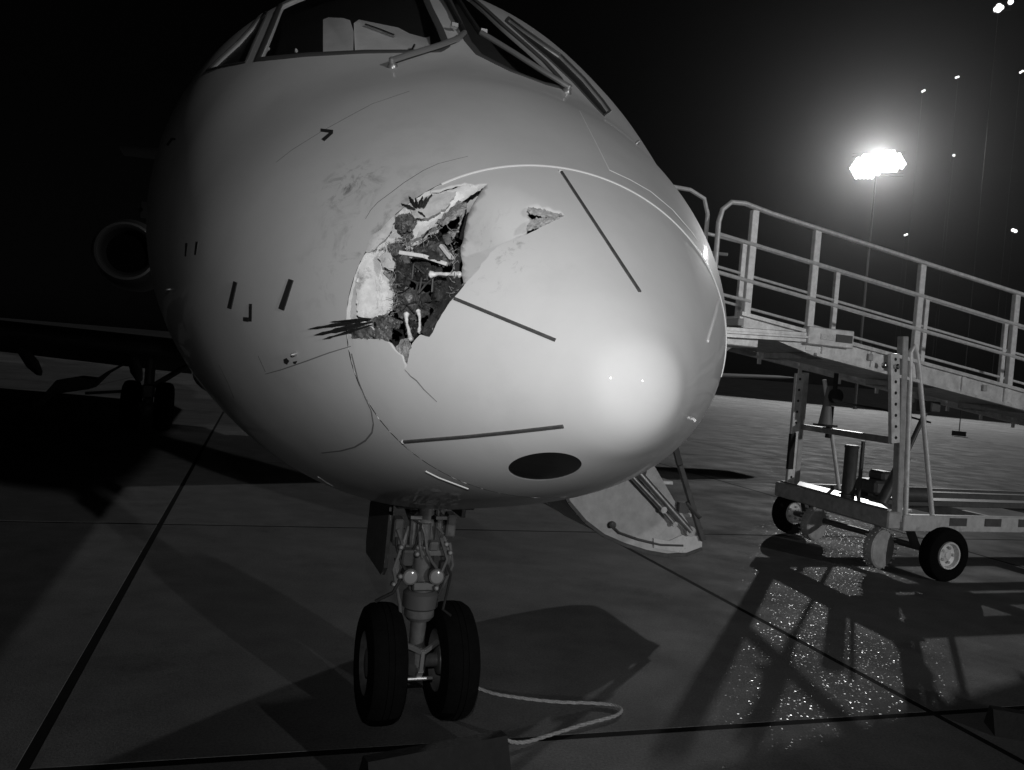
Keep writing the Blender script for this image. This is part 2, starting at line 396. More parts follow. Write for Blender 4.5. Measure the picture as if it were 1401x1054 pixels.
def skin(name, r0, r1, step, holes, material, warp=None, loft=None, rim=0.014, jit=.3):
    """body skin between disc radii r0..r1 with polygon holes (disc coordinates)"""
    rings = np.arange(r0, r1+1e-6, step); rings = np.linspace(r0, r1, max(2, len(rings)))
    V = []; E = []
    def loop(pts):
        k = len(V); V.extend([Vector((float(p[0]), float(p[1]))) for p in pts]); n_ = len(pts)
        E.extend([(k+i, k+(i+1) % n_) for i in range(n_)])
    nout = int(2*math.pi*r1/step)
    tt = np.linspace(0, 2*math.pi, nout, endpoint=False)
    loop(np.stack([r1*np.sin(tt), r1*np.cos(tt)], 1))
    if r0 > .01:
        ti = np.linspace(0, 2*math.pi, int(2*math.pi*r0/step)+1, endpoint=False); loop(np.stack([r0*np.sin(ti), r0*np.cos(ti)], 1))
    for h in holes: loop(h)
    for r in rings[1:-1] if r0 > .01 else rings[:-1]:
        k = max(1, int(2*math.pi*r/step)); t = np.linspace(0, 2*math.pi, k, endpoint=False)+rng.random()
        Q = np.stack([r*np.sin(t), r*np.cos(t)], 1); keep = np.ones(len(Q), bool)
        for h in holes: keep &= ~inside(Q, h) & (dist_poly(Q, h) > step*.35)
        V.extend([Vector((float(p[0]), float(p[1]))) for p in Q[keep]])
    vv, ee, ff, *_ = delaunay_2d_cdt(V, E, [], 0, 1e-6)
    vv = np.array([(p.x, p.y) for p in vv]); ff = np.array([f for f in ff if len(f) == 3])
    cen = vv[ff].mean(1); rad = np.hypot(*cen.T); ok = (rad < r1-1e-5) & (rad > r0*.9995 if r0 > .01 else True)
    for h in holes: ok &= ~inside(cen, h)
    ff = ff[ok]
    P = body(vv[:, 0], vv[:, 1]); N_ = normal(vv[:, 0], vv[:, 1]); moved = np.zeros(len(P), bool)
    if warp is not None:
        dsp = warp(vv, P, N_); moved = np.abs(dsp) > 1e-5; P = P - N_*dsp[:, None]
    # face winding outward
    fn = np.cross(P[ff[:, 1]]-P[ff[:, 0]], P[ff[:, 2]]-P[ff[:, 0]]); flip = np.sum(fn*N_[ff[:, 0]], -1) < 0
    ff[flip] = ff[flip][:, ::-1]
    faces = [tuple(map(int, f)) for f in ff]; P = [tuple(p) for p in P]
    nb_ = len(vv)
    # torn edges get a wall of core thickness
    if rim > 0 and holes:
        cnt = {}
        for f in faces:
            for i in range(3): cnt.setdefault(tuple(sorted((f[i], f[(i+1) % 3]))), []).append((f[i], f[(i+1) % 3]))
        low = {}
        rr = np.hypot(*vv.T)
        for k, l in cnt.items():
            if len(l) == 1 and not (rr[k[0]] > r1-1e-4 and rr[k[1]] > r1-1e-4) and not (rr[k[0]] < r0+1e-4 and rr[k[1]] < r0+1e-4):
                for q in k:
                    if q not in low:
                        low[q] = len(P); P.append(tuple(np.array(P[q])-N_[q]*rim*rng.uniform(1-jit, 1+jit)))
                i, j = l[0]; faces.append((j, i, low[i], low[j]))
    ring_idx = None
    me = bpy.data.meshes.new(name)
    if loft is not None:
        rr = np.hypot(*vv.T); idx = np.where(np.abs(rr-r1) < 1e-5)[0]; idx = idx[np.argsort(np.arctan2(vv[idx, 0], vv[idx, 1]))]
        used = set(int(i) for f in faces for i in f[:]); idx = [int(i) for i in idx if int(i) in used]
        th = np.arctan2(vv[idx, 0], vv[idx, 1]); prev = idx
        for (s_, scale, zt) in loft:
            r_ = math.sqrt(s_); q = base(r_*np.sin(th), r_*np.cos(th)); zc = 2.72
            q[:, 1] *= scale; q[:, 2] = zt + (q[:, 2]-zc)*scale
            cur = list(range(len(P), len(P)+len(th))); P += [tuple(p) for p in q]
            for i in range(len(th)):
                j = (i+1) % len(th); faces.append((prev[i], prev[j], cur[j], cur[i]))
            prev = cur
    me.from_pydata(P, [], faces); me.validate(clean_customdata=False)
    for p in me.polygons: p.use_smooth = True
    me.update()
    vn = np.array([v.normal[:] for v in me.vertices])
    good = np.zeros(len(P), bool); good[:nb_] = ~moved
    vn[good] = N_[good[:nb_]]
    me.normals_split_custom_set_from_vertices([tuple(x) for x in vn])
    return link(name, me, material, airplane)

# ---- the damage, traced from the photograph
HOLE = [(668,251),(650,252),(636,250),(618,254),(600,259),(575,264),(561,270),(548,275),(537,280),(516,296),(500,315),(490,332),(482,360),(476,385),(474,410),(472,440),(472,455),(484,463),(505,464),(520,464),(529,468),(540,479),(549,488),(552,497),(554,506),(558,494),(561,480),(564,470),(575,458),(588,462),(598,442),(608,424),(620,408),(632,394),(655,367),(668,351),(680,338),(700,330),(720,322),(740,311),(773,295),(757,290),(741,285),(726,283),(722,288),(731,296),(724,301),(720,308),(720,318),(700,325.5),(680,333),(666,347),(653,362),(624,386),(621,373),(619,355),(621,338),(619,316),(626,298),(637,279),(653,263)]
def jitter(pts, n, a):
    out = dens(pts, n, True)
    return [p + rng.normal(size=2)*a for p in out]
HOLE_AB = abs_(jitter(HOLE, 3, .55))
HPX = [(668,251),(700,254),(735,270),(773,295)]
FLAP = abs_(dens([(773,295.3),(741,306),(721,320.5),(700,327.8),(680,335.5),(667,349),(654,364.5),(632,389),(615,400),(596,380),(596,310),(612,270),(640,256)]+HPX[:-1], 3, True))
HINGE = abs_(dens(HPX, 6))
def flap_warp(vv, P, N_):
    q = vv; i = inside(q, [tuple(x) for x in FLAP]) | (dist_poly(q, FLAP) < 1e-4)
    d = dist_poly(q, HINGE, False); s = np.clip(d/.16, 0, 1.4)
    # the pushed-in flap only where the tear freed it
    below = inside(q, [tuple(x) for x in FLAP])
    return np.where(i, .05*s**1.6, 0.0)
VENT = [(745.5+50.5*math.cos(t)*math.cos(.07)+19*math.sin(t)*math.sin(.07), 638.5+19*math.sin(t)*math.cos(.07)-50.5*math.cos(t)*math.sin(.07)) for t in np.linspace(0, 2*math.pi, 40, endpoint=False)]
VENT_AB = abs_(VENT)
radome = skin('radome', 0.0, SEAM_R-.0014, .013, [HOLE_AB, VENT_AB], M['radome'], warp=flap_warp, rim=.012)
radome.data.materials.append(M['core'])

W1 = [(352,82),(420,75.5),(500,71.5),(565,71),(600,70),(611,63),(602,40),(588,12),(578,-12),(560,-34),(470,-40),(410,-34),(388,-5),(368,45)]
W0 = [(283,97),(305,91),(336,86),(346,62),(356,40),(366,18),(360,16),(345,36),(325,58),(305,76)]
W3 = [(692,30),(722,57),(750,81),(784,113),(810,142),(826,159),(835,152),(825,138),(799,107),(768,76),(717,40),(696,24)]
W2 = [(640,57),(655,75),(700,98),(745,115),(774,122),(765,106),(745,84),(718,60),(690,36),(664,12),(640,-8),(618,-18),(610,-8),(622,18)]
W_AB = [abs_(dens(x, 5, True)) for x in (W1, W2)]
W0_AB = abs_(dens(W0, 5, True)); W3_AB = abs_(dens(W3, 5, True))
loft = [(s, 1, 2.72) for s in (4.6, 5.5, 6.5, 8, 10, 14, 18, 22, 24)] + [(25.5, .97, 2.78), (27, .88, 2.95), (28.5, .74, 3.2), (30, .56, 3.45), (31.5, .34, 3.7), (32.5, .12, 3.9), (32.7, .005, 3.95)]
loft = [(s, sc, zt if sc < 1 else 2.72) for s, sc, zt in loft]
fuselage = skin('fuselage', SEAM_R+.0014, 1.9, .026, W_AB+[W0_AB, W3_AB], M['skin'], loft=loft, rim=.03, jit=0)

# ---- skin details: ribbons and patches laid on the body
def patch(name, pts, material, off=.002, thick=.002, parent=None, n=4, label=None, seal=True):
    """thin plate following the body inside a photo outline"""
    P = [ab(x, y) for x, y in dens(pts, n, True)]
    c = np.mean(P, 0); rings = 4; V = []; F = []; N = len(P)
    A = np.array(P)
    for k in range(rings):
        f = 1-k/rings; q = c+(A-c)*f; V += [tuple(p) for p in body(q[:, 0], q[:, 1], off)]
    V.append(tuple(body(np.array(c[0]), np.array(c[1]), off))); top = len(V)
    for k in range(rings-1):
        for i in range(N): F.append((k*N+i, k*N+(i+1) % N, (k+1)*N+(i+1) % N, (k+1)*N+i))
    for i in range(N): F.append(((rings-1)*N+i, (rings-1)*N+(i+1) % N, top-1))
    k0 = len(V); V += [tuple(p) for p in body(A[:, 0], A[:, 1], off-thick)]
    for i in range(N): F.append((i, k0+i, k0+(i+1) % N, (i+1) % N))
    mb = MB(); mb.v = V; mb.f = F
    o = mb.build(name, material, parent or airplane)
    return o
def ribbon(name, pts, width, material, height=.004, off=.001, parent=None, n=6, taper=False):
    """raised flat bead of real width along a photo polyline on the body"""
    q = dens(pts, n); A = np.array([ab(x, y) for x, y in q]); c = body(A[:, 0], A[:, 1], off); N_ = normal(A[:, 0], A[:, 1])
    return bead(name, c, N_, width, material, height, parent, taper)
def bead(name, c, N_, width, material, height, parent=None, taper=False, closed=False):
    K = len(c); V = []; F = []
    for i in range(K):
        t = c[(i+1) % K]-c[i-1] if closed else c[min(i+1, K-1)]-c[max(i-1, 0)]
        sd_ = np.cross(N_[i], t); sd_ /= np.linalg.norm(sd_)+1e-12; wd = width*(.5+.5*math.sin(math.pi*(i+.3)/(K+.6)) if taper else 1)
        for u, h in ((-.5, -.002), (-.5, height*.6), (-.3, height), (.3, height), (.5, height*.6), (.5, -.002)):
            V.append(tuple(c[i]+sd_*u*wd+N_[i]*h))
    for i in range(K if closed else K-1):
        j = (i+1) % K
        for k in range(5): F.append((i*6+k, i*6+k+1, j*6+k+1, j*6+k))
    if not closed: F += [tuple(range(6)), tuple((K-1)*6+k for k in range(6))][::1]
    mb = MB(); mb.v = V; mb.f = F
    return mb.build(name, material, parent or airplane)

tip_ab = [ab(870+0*i, 500) for i in range(1)]
for pts in ([(768,236),(875,400)], [(622,409),(760,466)], [(553,604),(640,597),(700,591),(771,583)]):
    ribbon('diverter_strip', pts, .0095, M['strip'], .006, 0)
    x, y = pts[0]
ribbon('diverter_strip', [(983,410),(979,430),(968,467)], .0095, M['seal'], .005, 0)
for x, y in ((767,235),(551.5,604.5)):
    c = on(x, y, .0); a_, b_ = ab(x, y); nn = normal(np.array(a_), np.array(b_))
    MB().lathe(c, nn, [(-.003, .006), (.005, .006), (.007, .003)], 12).build('strip_screw', M['seal'], airplane)

# radome joint: pale sealant bead round the seam, missing where it was torn
tt = np.linspace(R(-38), R(100), 90)
c = body(SEAM_R*np.sin(tt), SEAM_R*np.cos(tt), .0); N_ = normal(SEAM_R*np.sin(tt), SEAM_R*np.cos(tt))
bead('joint_sealant', c, N_, .011, M['seal'], .0035)
tt = np.linspace(R(100), R(262), 90)
c = body(SEAM_R*np.sin(tt), SEAM_R*np.cos(tt), -.004); N_ = normal(SEAM_R*np.sin(tt), SEAM_R*np.cos(tt))
bead('joint_sealant', c, N_, .005, mat('old_sealant', .30, .7), .001)

# panel gaps and cracks
ribbon('panel_gap', [(834,233),(815,195),(793,152)], .004, M['seal'], .001, 0)
ribbon('panel_gap', [(834,233),(862,246),(890,262),(920,287),(945,316),(955,330)], .005, M['seal'], .0015, 0)
ribbon('panel_gap', [(481,484),(490,520),(500,545),(508,562),(511,580),(509,592),(500,603),(485,612),(466,617),(440,620)], .006, M['line'], .001, 0)
ribbon('panel_gap', [(378,222),(400,205),(440,180),(480,158),(510,142),(560,125)], .0022, M['trim'], .0004, 0, n=10)
ribbon('panel_gap', [(582,645),(600,654),(640,669)], .012, M['seal'], .003, 0)
ribbon('crack', [(554,506),(562,515),(570,521),(580,533),(598,550)], .004, M['line'], .001, 0, taper=True)
ribbon('crack', [(500,300),(507,288),(517,277),(536,263),(553,250),(580,233),(600,224),(640,214)], .0022, M['trim'], .0006, 0, taper=True)
ribbon('panel_gap', [(436,653),(446,660),(455,665)], .01, M['seal'], .002, 0)
ribbon('panel_gap', [(300,500),(312,525),(320,545)], .003, M['trim'], .0006, 0)
ribbon('panel_gap', [(353,487),(363,509)], .003, M['trim'], .0006, 0)
ribbon('scratch', [(363,512),(385,506),(420,494),(450,483),(480,474)], .004, M['line'], .0008, 0, taper=True)

# painted corner marks and dashes on the flank
for pts in ([(439,176.5),(456,178.5),(455.5,182.5),(439,180.5)], [(453,180),(456,182.5),(444,193.5),(440,191)],
            [(341,416),(345,416),(344.5,440),(340.5,440)], [(333,434),(340,434.5),(340,440.5),(333,439.5)],
            [(228,198),(234,190),(236,191.5),(230,200)], [(233.5,189),(240,189.5),(240,192),(234,192)],
            [(254,333),(257,333),(255,351),(253,351)], [(268,331),(271.5,331),(268.5,349),(266,349)]):
    patch('paint_mark', pts, M['mark'], off=.0018, thick=.002)
for pts in ([(320.5,385),(325,387),(317,423),(312,421)], [(396,382),(402,384),(389,425),(382,422)]):
    o = patch('static_port_plate', pts, M['mark'], off=.004, thick=.006)
for pts in ([(388,492),(392,490),(396,494),(393,499),(389,497)], [(401,495),(407,494),(405,498),(402,498)]):
    patch('paint_chip', pts, M['mark'], off=.0015, thick=.0015)
for (x, y, r) in ((871,197,.012),(866,405,.0),(233,396,.010),(405,484,.009)):
    if r:
        a_, b_ = ab(x, y); c = on(x, y); nn = normal(np.array(a_), np.array(b_))
        MB().lathe(c, nn, [(-.004, r*.7), (.012, r*.7), (.02, r*.35)], 12).build('drain_mast' if y < 200 else 'fastener', M['wiper'], airplane)
# air data probe far round the left of the picture
c = on(200, 288); a_, b_ = ab(200, 288); nn = Vector(normal(np.array(a_), np.array(b_)))
pm = MB(); pm.bar(c-nn*.01, c+nn*.035, .11, .03, (1, 0, 0)); pm.tube([c+nn*.03+Vector((-.06, 0, 0)), c+nn*.035+Vector((.05, 0, 0)), c+nn*.035+Vector((.10, 0, 0))], [.016, .014, .006])
pm.build('pitot_probe', M['mark'], airplane)

# chin vent: dark recessed disc with its thin rim
va = np.array(VENT_AB); cv = va.mean(0)
q = cv+(va-cv)*1.0
mb = MB(); N = len(q)
ctr = body(np.array(cv[0]), np.array(cv[1]), -.0035)
V = [tuple(p) for p in body(q[:, 0], q[:, 1], -.0025)] + [tuple(ctr)]
mb.v = V; mb.f = [(i, (i+1) % N, N) for i in range(N)]
ven = mb.build('chin_vent', mat('vent_lens', .015, .18, coat=.4), airplane)

# ---- inside of the nose behind the hole
def annulus(name, r0, r1, d0, d1, n, rows, material, noise, arc=(0, 360), parent=None, push=None):
    mb = MB(); tt = np.linspace(R(arc[0]), R(arc[1]), n); V = []
    for k in range(rows+1):
        f = k/rows; r = r1+(r0-r1)*f; d = d1+(d0-d1)*f
        P = body(SEAM_R*np.sin(tt), SEAM_R*np.cos(tt), 0)
        P[:, 1] *= r/1.0; zc = (P[:, 2].max()+P[:, 2].min())/2 if False else 1.987
        P[:, 2] = zc+(P[:, 2]-zc)*r; P[:, 0] -= d
        P += rng.normal(size=P.shape)*noise*(0.25+f)
        V += [tuple(p) for p in P]
    mb.v = V; mb.f = [(k*n+i, k*n+i+1, (k+1)*n+i+1, (k+1)*n+i) for k in range(rows) for i in range(n-1)]
    return mb.build(name, material, parent or airplane, angle=25)
annulus('landing_flange', .80, .9993, .075, .002, 200, 7, M['flange'], .0045)
annulus('inner_flange', .70, .80, .14, .075, 120, 4, M['debris'], .008)
# pressure bulkhead
mb = MB(); cb = Vector((XT-.679-.36, 0, 2.03)); mb.lathe(cb, (-1, 0, 0), [(0, .01), (-.02, .3), (0, .5), (.06, .66), (.07, .68)], 48); mb.build('pressure_bulkhead', M['interior'], airplane)

def noise3(p, seed=0):
    """cheap smooth value field for crumpling"""
    v = 0.0
    for i, (fx, fy, fz, ph) in enumerate(((31,17,23,0.3),(53,-41,37,1.7),(-83,67,91,4.1),(140,-155,120,2.2))):
        v += math.sin(p[0]*fx*1.3+p[1]*fy*1.3+p[2]*fz*1.3+ph+seed*1.9)/(1+.55*i)
    return v/2.2
def rough_sheet(name, pts, depth, material, bulge=.02, noise=.006, n=4, parent=None, wall=.008, step=2.6):
    """crumpled sheet spanning a photo outline, a little behind the skin; depth is a number or one per corner"""
    dl = depth if isinstance(depth, (list, tuple)) else [depth]*len(pts)
    N0 = len(pts); rag = .9
    Q = []
    for i in range(N0):
        j = (i+1) % N0; L = math.hypot(pts[j][0]-pts[i][0], pts[j][1]-pts[i][1]); kk = max(2, int(L/step))
        for k in range(kk):
            f = k/kk; Q.append((pts[i][0]*(1-f)+pts[j][0]*f+rng.normal()*rag, pts[i][1]*(1-f)+pts[j][1]*f+rng.normal()*rag, dl[i]*(1-f)+dl[j]*f))
    Q = np.array(Q); lo, hi = Q[:, :2].min(0), Q[:, :2].max(0)
    gx, gy = np.meshgrid(np.arange(lo[0], hi[0], step), np.arange(lo[1], hi[1], step)); G = np.stack([gx.ravel(), gy.ravel()], 1)+rng.normal(size=(gx.size, 2))*step*.25
    G = G[inside(G, [tuple(q[:2]) for q in Q]) & (dist_poly(G, [tuple(q[:2]) for q in Q]) > step*.5)]
    V2 = [Vector((float(q[0]), float(q[1]))) for q in Q]+[Vector((float(q[0]), float(q[1]))) for q in G]
    NQ = len(Q); vv, ee, ff, *_ = delaunay_2d_cdt(V2, [(i, (i+1) % NQ) for i in range(NQ)], [], 1, 1e-6)
    V = []; xy = np.array([(p.x, p.y) for p in vv])
    w_ = 1/(((xy[:, None]-Q[None, :, :2])**2).sum(-1)+1.0)**1.3; dep = (w_*Q[None, :, 2]).sum(1)/w_.sum(1)
    dm = dist_poly(xy, [tuple(q[:2]) for q in Q]); seed = rng.uniform(0, 9)
    for (x, y), d, e in zip(xy, dep, dm):
        f = min(1, e/10); p0 = (x/1000, y/1000, seed)
        V.append(into(x, y, d - bulge*f + noise*1.6*noise3(p0, seed)*(.25+.75*f) + rng.normal()*noise*.25))
    F = [tuple(f) for f in ff]
    cnt = {}
    for f in F:
        for i in range(len(f)): cnt.setdefault(tuple(sorted((f[i], f[(i+1) % len(f)]))), []).append((f[i], f[(i+1) % len(f)]))
    low = {}
    for k, l in cnt.items():
        if len(l) == 1:
            for q in k:
                if q not in low: low[q] = len(V); V.append(into(xy[q][0], xy[q][1], dep[q]+wall))
            i, j = l[0]; F.append((j, i, low[i], low[j]))
    mb = MB(); mb.v = [tuple(p) for p in V]; mb.f = F
    return mb.build(name, material, parent or airplane, angle=28)

# pale crumpled flange strips round the hole (upper edge and left edge)
rough_sheet('bent_flange', [(667,252),(640,253),(610,262),(580,270),(560,277),(545,284),(541,300),(545,318),(558,330),(572,326),(590,312),(604,306),(618,292),(632,276),(650,264)], [.006,.006,.006,.008,.01,.012,.05,.09,.11,.10,.09,.08,.07,.05,.03], M['flange'], bulge=.0, noise=.0035, step=3.4)
rough_sheet('bent_flange', [(538,286),(520,299),(506,316),(496,334),(494,350),(505,346),(520,338),(531,327),(539,318)], [.008,.008,.008,.008,.008,.05,.08,.09,.06], M['flange'], bulge=.012, noise=.003)
rough_sheet('bent_flange', [(495,352),(489,380),(488,410),(489,434),(508,436),(526,434),(537,424),(540,404),(535,386),(540,366),(528,350),(526,338),(508,346)], [.008,.008,.008,.008,.03,.07,.10,.10,.10,.10,.08,.07,.03], M['flange'], bulge=-.004, noise=.004, step=3.4)
for poly, d in (([(497,333),(505,320),(515,309),(528,297),(538,290),(541,301),(534,318),(522,332),(510,344),(499,345)], .004), ([(517,353),(530,342),(540,360),(537,372),(524,366)], .02), ([(560,281),(580,273),(602,265),(626,261),(612,284),(586,299),(567,299)], .004)):
    rough_sheet('bent_plate', poly, d, M['flange'], bulge=.003, noise=.003, step=2.8, wall=.012)
rough_sheet('torn_flap', [(627,274),(612,290),(596,304),(604,310),(618,302),(632,296),(626,314),(612,318),(620,325),(627,318),(632,300),(640,280)], .05, M['core'], noise=.008, n=2)
# torn slit in the flap and the crumple in the small heart-shaped tear
torn = mat('torn_glass_fibre', .46, .7, var=.5, vscale=45, bump=.5, bscale=120)
rough_sheet('torn_core', [(722,284.5),(740,286),(757,290.5),(772,295),(755,297.5),(742,296.5),(730,294),(723,290)], -.004, torn, bulge=.006, noise=.004, step=1.8)
rough_sheet('torn_core', [(721,317),(721,309),(725,303),(735,298),(750,297.5),(771,295.5),(752,305.5),(738,312)], .0, torn, bulge=.004, noise=.006, step=1.8)
rough_sheet('torn_core', [(632,394),(600,440),(588,461),(575,456),(582,440),(598,420),(606,404),(612,380),(622,372),(630,380)], [.004,.004,.004,.02,.05,.06,.06,.08,.06,.04], M['debris'], bulge=.0, noise=.01)
rough_sheet('torn_core', [(548,466),(562,462),(562,476),(557,494),(554,504),(550,492),(541,478)], .015, M['core'], bulge=0, noise=.006, n=3)
def lump(name, x, y, d, r, material, seed, sq=(1, 1, 1), parent=None):
    bm = bmesh.new(); bmesh.ops.create_icosphere(bm, subdivisions=3, radius=r); rr = random.Random(seed)
    ph = [(rr.uniform(3, 14)/r, rr.uniform(0, 6), Vector((rr.uniform(-1, 1), rr.uniform(-1, 1), rr.uniform(-1, 1))).normalized()) for _ in range(7)]
    for v in bm.verts:
        k = sum(math.sin(v.co.dot(a)*f*.5+p)/(1+i*.4) for i, (f, p, a) in enumerate(ph))
        v.co *= 1+.24*k; v.co.x *= sq[0]; v.co.y *= sq[1]; v.co.z *= sq[2]
    me = bpy.data.meshes.new(name); bm.to_mesh(me); bm.free()
    for p in me.polygons: p.use_smooth = True
    return link(name, me, material, parent or airplane, into(x, y, d))
for i, (poly, d) in enumerate((
        ([(531,350),(545,340),(560,352),(566,372),(560,392),(548,402),(538,398),(540,372)], .10),
        ([(566,338),(585,330),(604,332),(620,340),(624,358),(606,366),(584,356),(568,352)], .13),
        ([(560,360),(582,358),(604,366),(612,382),(596,392),(574,392),(558,380)], .16),
        ([(540,402),(560,394),(580,398),(592,412),(586,430),(570,440),(548,436),(540,424)], .14),
        ([(592,392),(612,384),(624,388),(612,410),(600,428),(588,420)], .12),
        ([(552,436),(575,440),(582,452),(566,466),(556,458)], .08),
        ([(530,335),(548,330),(556,340),(545,352),(534,350)], .07))):
    rough_sheet('torn_insulation', poly, d, M['tissue'] if i in (1, 3, 6) else M['debris'], bulge=.03, noise=.016, step=2.2)
for i, (x, y, d, r, sq) in enumerate(((552,372,.11,.020,(.8,1.2,.9)), (606,346,.11,.022,(.8,.9,1.1)), (570,372,.14,.024,(.8,1.3,.7)), (560,412,.11,.02,(.8,1.1,1)), (540,362,.08,.016,(.8,1.2,1)), (583,350,.12,.018,(.8,1.3,.8)))):
    lump('torn_foam', x, y, d, r, M['tissue'] if i % 2 else M['debris'], i+3, sq)
# broken struts and cables of the radar bay
mb = MB(); mb.bar(into(547,346,.06), into(580,351,.09), .022, .012); mb.bar(into(580,351,.09), into(612,362,.12), .020, .012); mb.build('broken_strut', M['flange'], airplane)
mb = MB(); mb.bar(into(604,336,.06), into(618,354,.07), .018, .01); mb.build('broken_strut', M['flange'], airplane)
mb = MB(); mb.bar(into(530,350,.07), into(548,362,.09), .02, .012); mb.bar(into(527,372,.08), into(541,385,.10), .02, .012); mb.build('broken_strut', M['core'], airplane)
mb = MB(); mb.tube([into(609,335,.05), into(614,341,.05), into(617,346,.06)], .004, 8); mb.build('broken_cable', M['bright'], airplane)
mb = MB()
for q in range(5):
    x0, y0 = rng.uniform(545, 575), rng.uniform(350, 430); p = [into(min(606, x0+rng.normal()*4+7*i), y0+rng.normal()*8, .09+rng.normal()*.01) for i in range(5)]
    mb.tube(p, .0035, 6)
mb.build('torn_wiring', M['darksteel'], airplane)

# shredded glass fibre along the torn edges, too fine to pick apart
mb = MB(); E_ = dens([(497,345),(528,340),(545,328),(560,334),(580,328),(604,312)], 5)+dens([(540,365),(536,385),(541,404),(537,424),(526,438)], 5)+dens([(588,461),(606,428),(622,402),(632,390)], 5)+dens([(549,488),(554,503),(560,480)], 4)+dens([(619,316),(620,350),(623,385)], 4)
for x, y in E_:
    for q in range(2):
        d0 = rng.uniform(.02, .08); L_ = rng.uniform(4, 14); a0 = rng.uniform(0, 2*math.pi)
        p = [into(x+rng.normal()*2, y+rng.normal()*2, d0)]
        p += [into(x+math.cos(a0)*L_*.5+rng.normal(), y+math.sin(a0)*L_*.5+rng.normal(), d0-.01), into(x+math.cos(a0+.4)*L_, y+math.sin(a0+.4)*L_, d0-.012+rng.normal()*.006)]
        mb.tube(p, [.0014, .0011, .0005], 4)
ff_ = mb.build('torn_fibre', M['core'], airplane); ff_['kind'] = 'stuff'
for (poly, d, mt_) in (([(566,347),(590,343),(607,350),(604,357),(583,353),(568,355)], .085, 'debris'), ([(594,398),(612,393),(618,400),(604,414),(596,410)], .07, 'debris'), ([(545,352),(556,348),(561,358),(551,364)], .06, 'tissue'), ([(575,404),(588,400),(590,412),(578,417)], .09, 'debris'), ([(606,322),(617,319),(618,332),(609,336)], .05, 'tissue')):
    rough_sheet('torn_shard', poly, d, M[mt_], bulge=.004, noise=.004, step=2.4, wall=.003)

# ---- windows
def pane(name, poly, off, material, parent):
    A = np.array(poly); c = A.mean(0); V = []; F = []; N = len(A); rings = 6
    for k in range(rings):
        f = 1-k/rings; q = c+(A-c)*f*1.01; V += [tuple(p) for p in body(q[:, 0], q[:, 1], off)]
    V.append(tuple(body(np.array(c[0]), np.array(c[1]), off)))
    for k in range(rings-1):
        for i in range(N): F.append((k*N+i, k*N+(i+1) % N, (k+1)*N+(i+1) % N, (k+1)*N+i))
    for i in range(N): F.append(((rings-1)*N+i, (rings-1)*N+(i+1) % N, rings*N))
    mb = MB(); mb.v = V; mb.f = F; return mb.build(name, material, parent)
for P_ in W_AB+[W0_AB, W3_AB]:
    A = np.array(P_); 
    fr_ = bead('window_frame', body(A[:, 0], A[:, 1], .0), normal(A[:, 0], A[:, 1]), .035 if len(A) > 65 else .014, M['trim'], .006, airplane, closed=True)
    pane('window_pane', P_, -.018, M['glass'] if P_ is not W0_AB and P_ is not W3_AB else M['mark'], fr_)  # side panes are opaque black: the unlit cockpit's darkness put into the colour
# black sheet added behind the windows to keep the cockpit dark
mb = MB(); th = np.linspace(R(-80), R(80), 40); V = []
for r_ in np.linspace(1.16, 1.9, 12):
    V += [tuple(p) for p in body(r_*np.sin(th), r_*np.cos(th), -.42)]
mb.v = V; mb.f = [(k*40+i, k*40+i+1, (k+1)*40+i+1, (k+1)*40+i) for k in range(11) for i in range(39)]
mb.build('cockpit_dark_sheet', M['dark'], airplane)
def slab_px(name, pts, d, thick, material):
    f = [into(x, y, d) for x, y in pts]; b = [into(x, y, d+thick) for x, y in pts]; N = len(pts)
    mb = MB(); mb.v = [tuple(p) for p in f+b]; mb.f = [tuple(range(N)), tuple(range(2*N-1, N-1, -1))]+[(i, (i+1) % N, (i+1) % N+N, i+N) for i in range(N)]
    return mb.build(name, material, airplane)
pan = mat('cockpit_pale_panel', .88, .4, var=.12, vscale=10)
slab_px('seat_headrest', [(442,80),(442,27),(449,24),(470,25),(479,28),(484,44),(483,80)], .12, .08, pan)
slab_px('sun_visor', [(486,80),(484,32),(491,27),(545,38),(560,46),(582,52),(588,50),(590,80)], .16, .05, pan)
mb = MB(); mb.tube([into(500,34,.14), into(520,41,.14), into(540,49,.14)], .006, 8); mb.build('visor_rail', M['bright'], airplane)
mb = MB(); mb.tube([into(557,70,.1), into(564,68,.1), into(567,62,.1)], .006, 8); mb.build('visor_hook', M['bright'], airplane)
for x, y, r in ((364,67,.016),(405,70,.008)):
    lump('cockpit_knob', x, y, .14, r, M['bone'], int(x))
# wipers
def wiper(arm, blade, parts):
    mb = MB(); mb.tube([on(*p, .028) for p in arm], .013, 10); w_ = mb.build('wiper', M['wiper'], airplane)
    c = on(*arm[0]); a_, b_ = ab(*arm[0]); nn = Vector(normal(np.array(a_), np.array(b_)))
    MB().lathe(c-nn*.004, nn, [(0, .024), (.012, .022), (.022, .013), (.040, .012), (.045, .006)], 16).build('wiper_pivot', M['wiper'], w_)
    mb = MB(); mb.tube([on(*p, .020) for p in blade], .013, 8); mb.build('wiper_blade', M['rubber'], w_)
    for (x, y) in parts:
        p = on(x, y, .03); MB().box(p, (.03, .035, .022)).build('wiper_clip', M['bright'], w_)
wiper([(537,92),(560,84),(600,71),(625,61),(634,53)], [(634,50),(622,28),(608,2),(596,-18)], [(620,44)])
wiper([(775,127),(740,106),(700,80),(668,60),(656,53)], [(656,52),(640,28),(624,2),(612,-16)], [(659,52)])

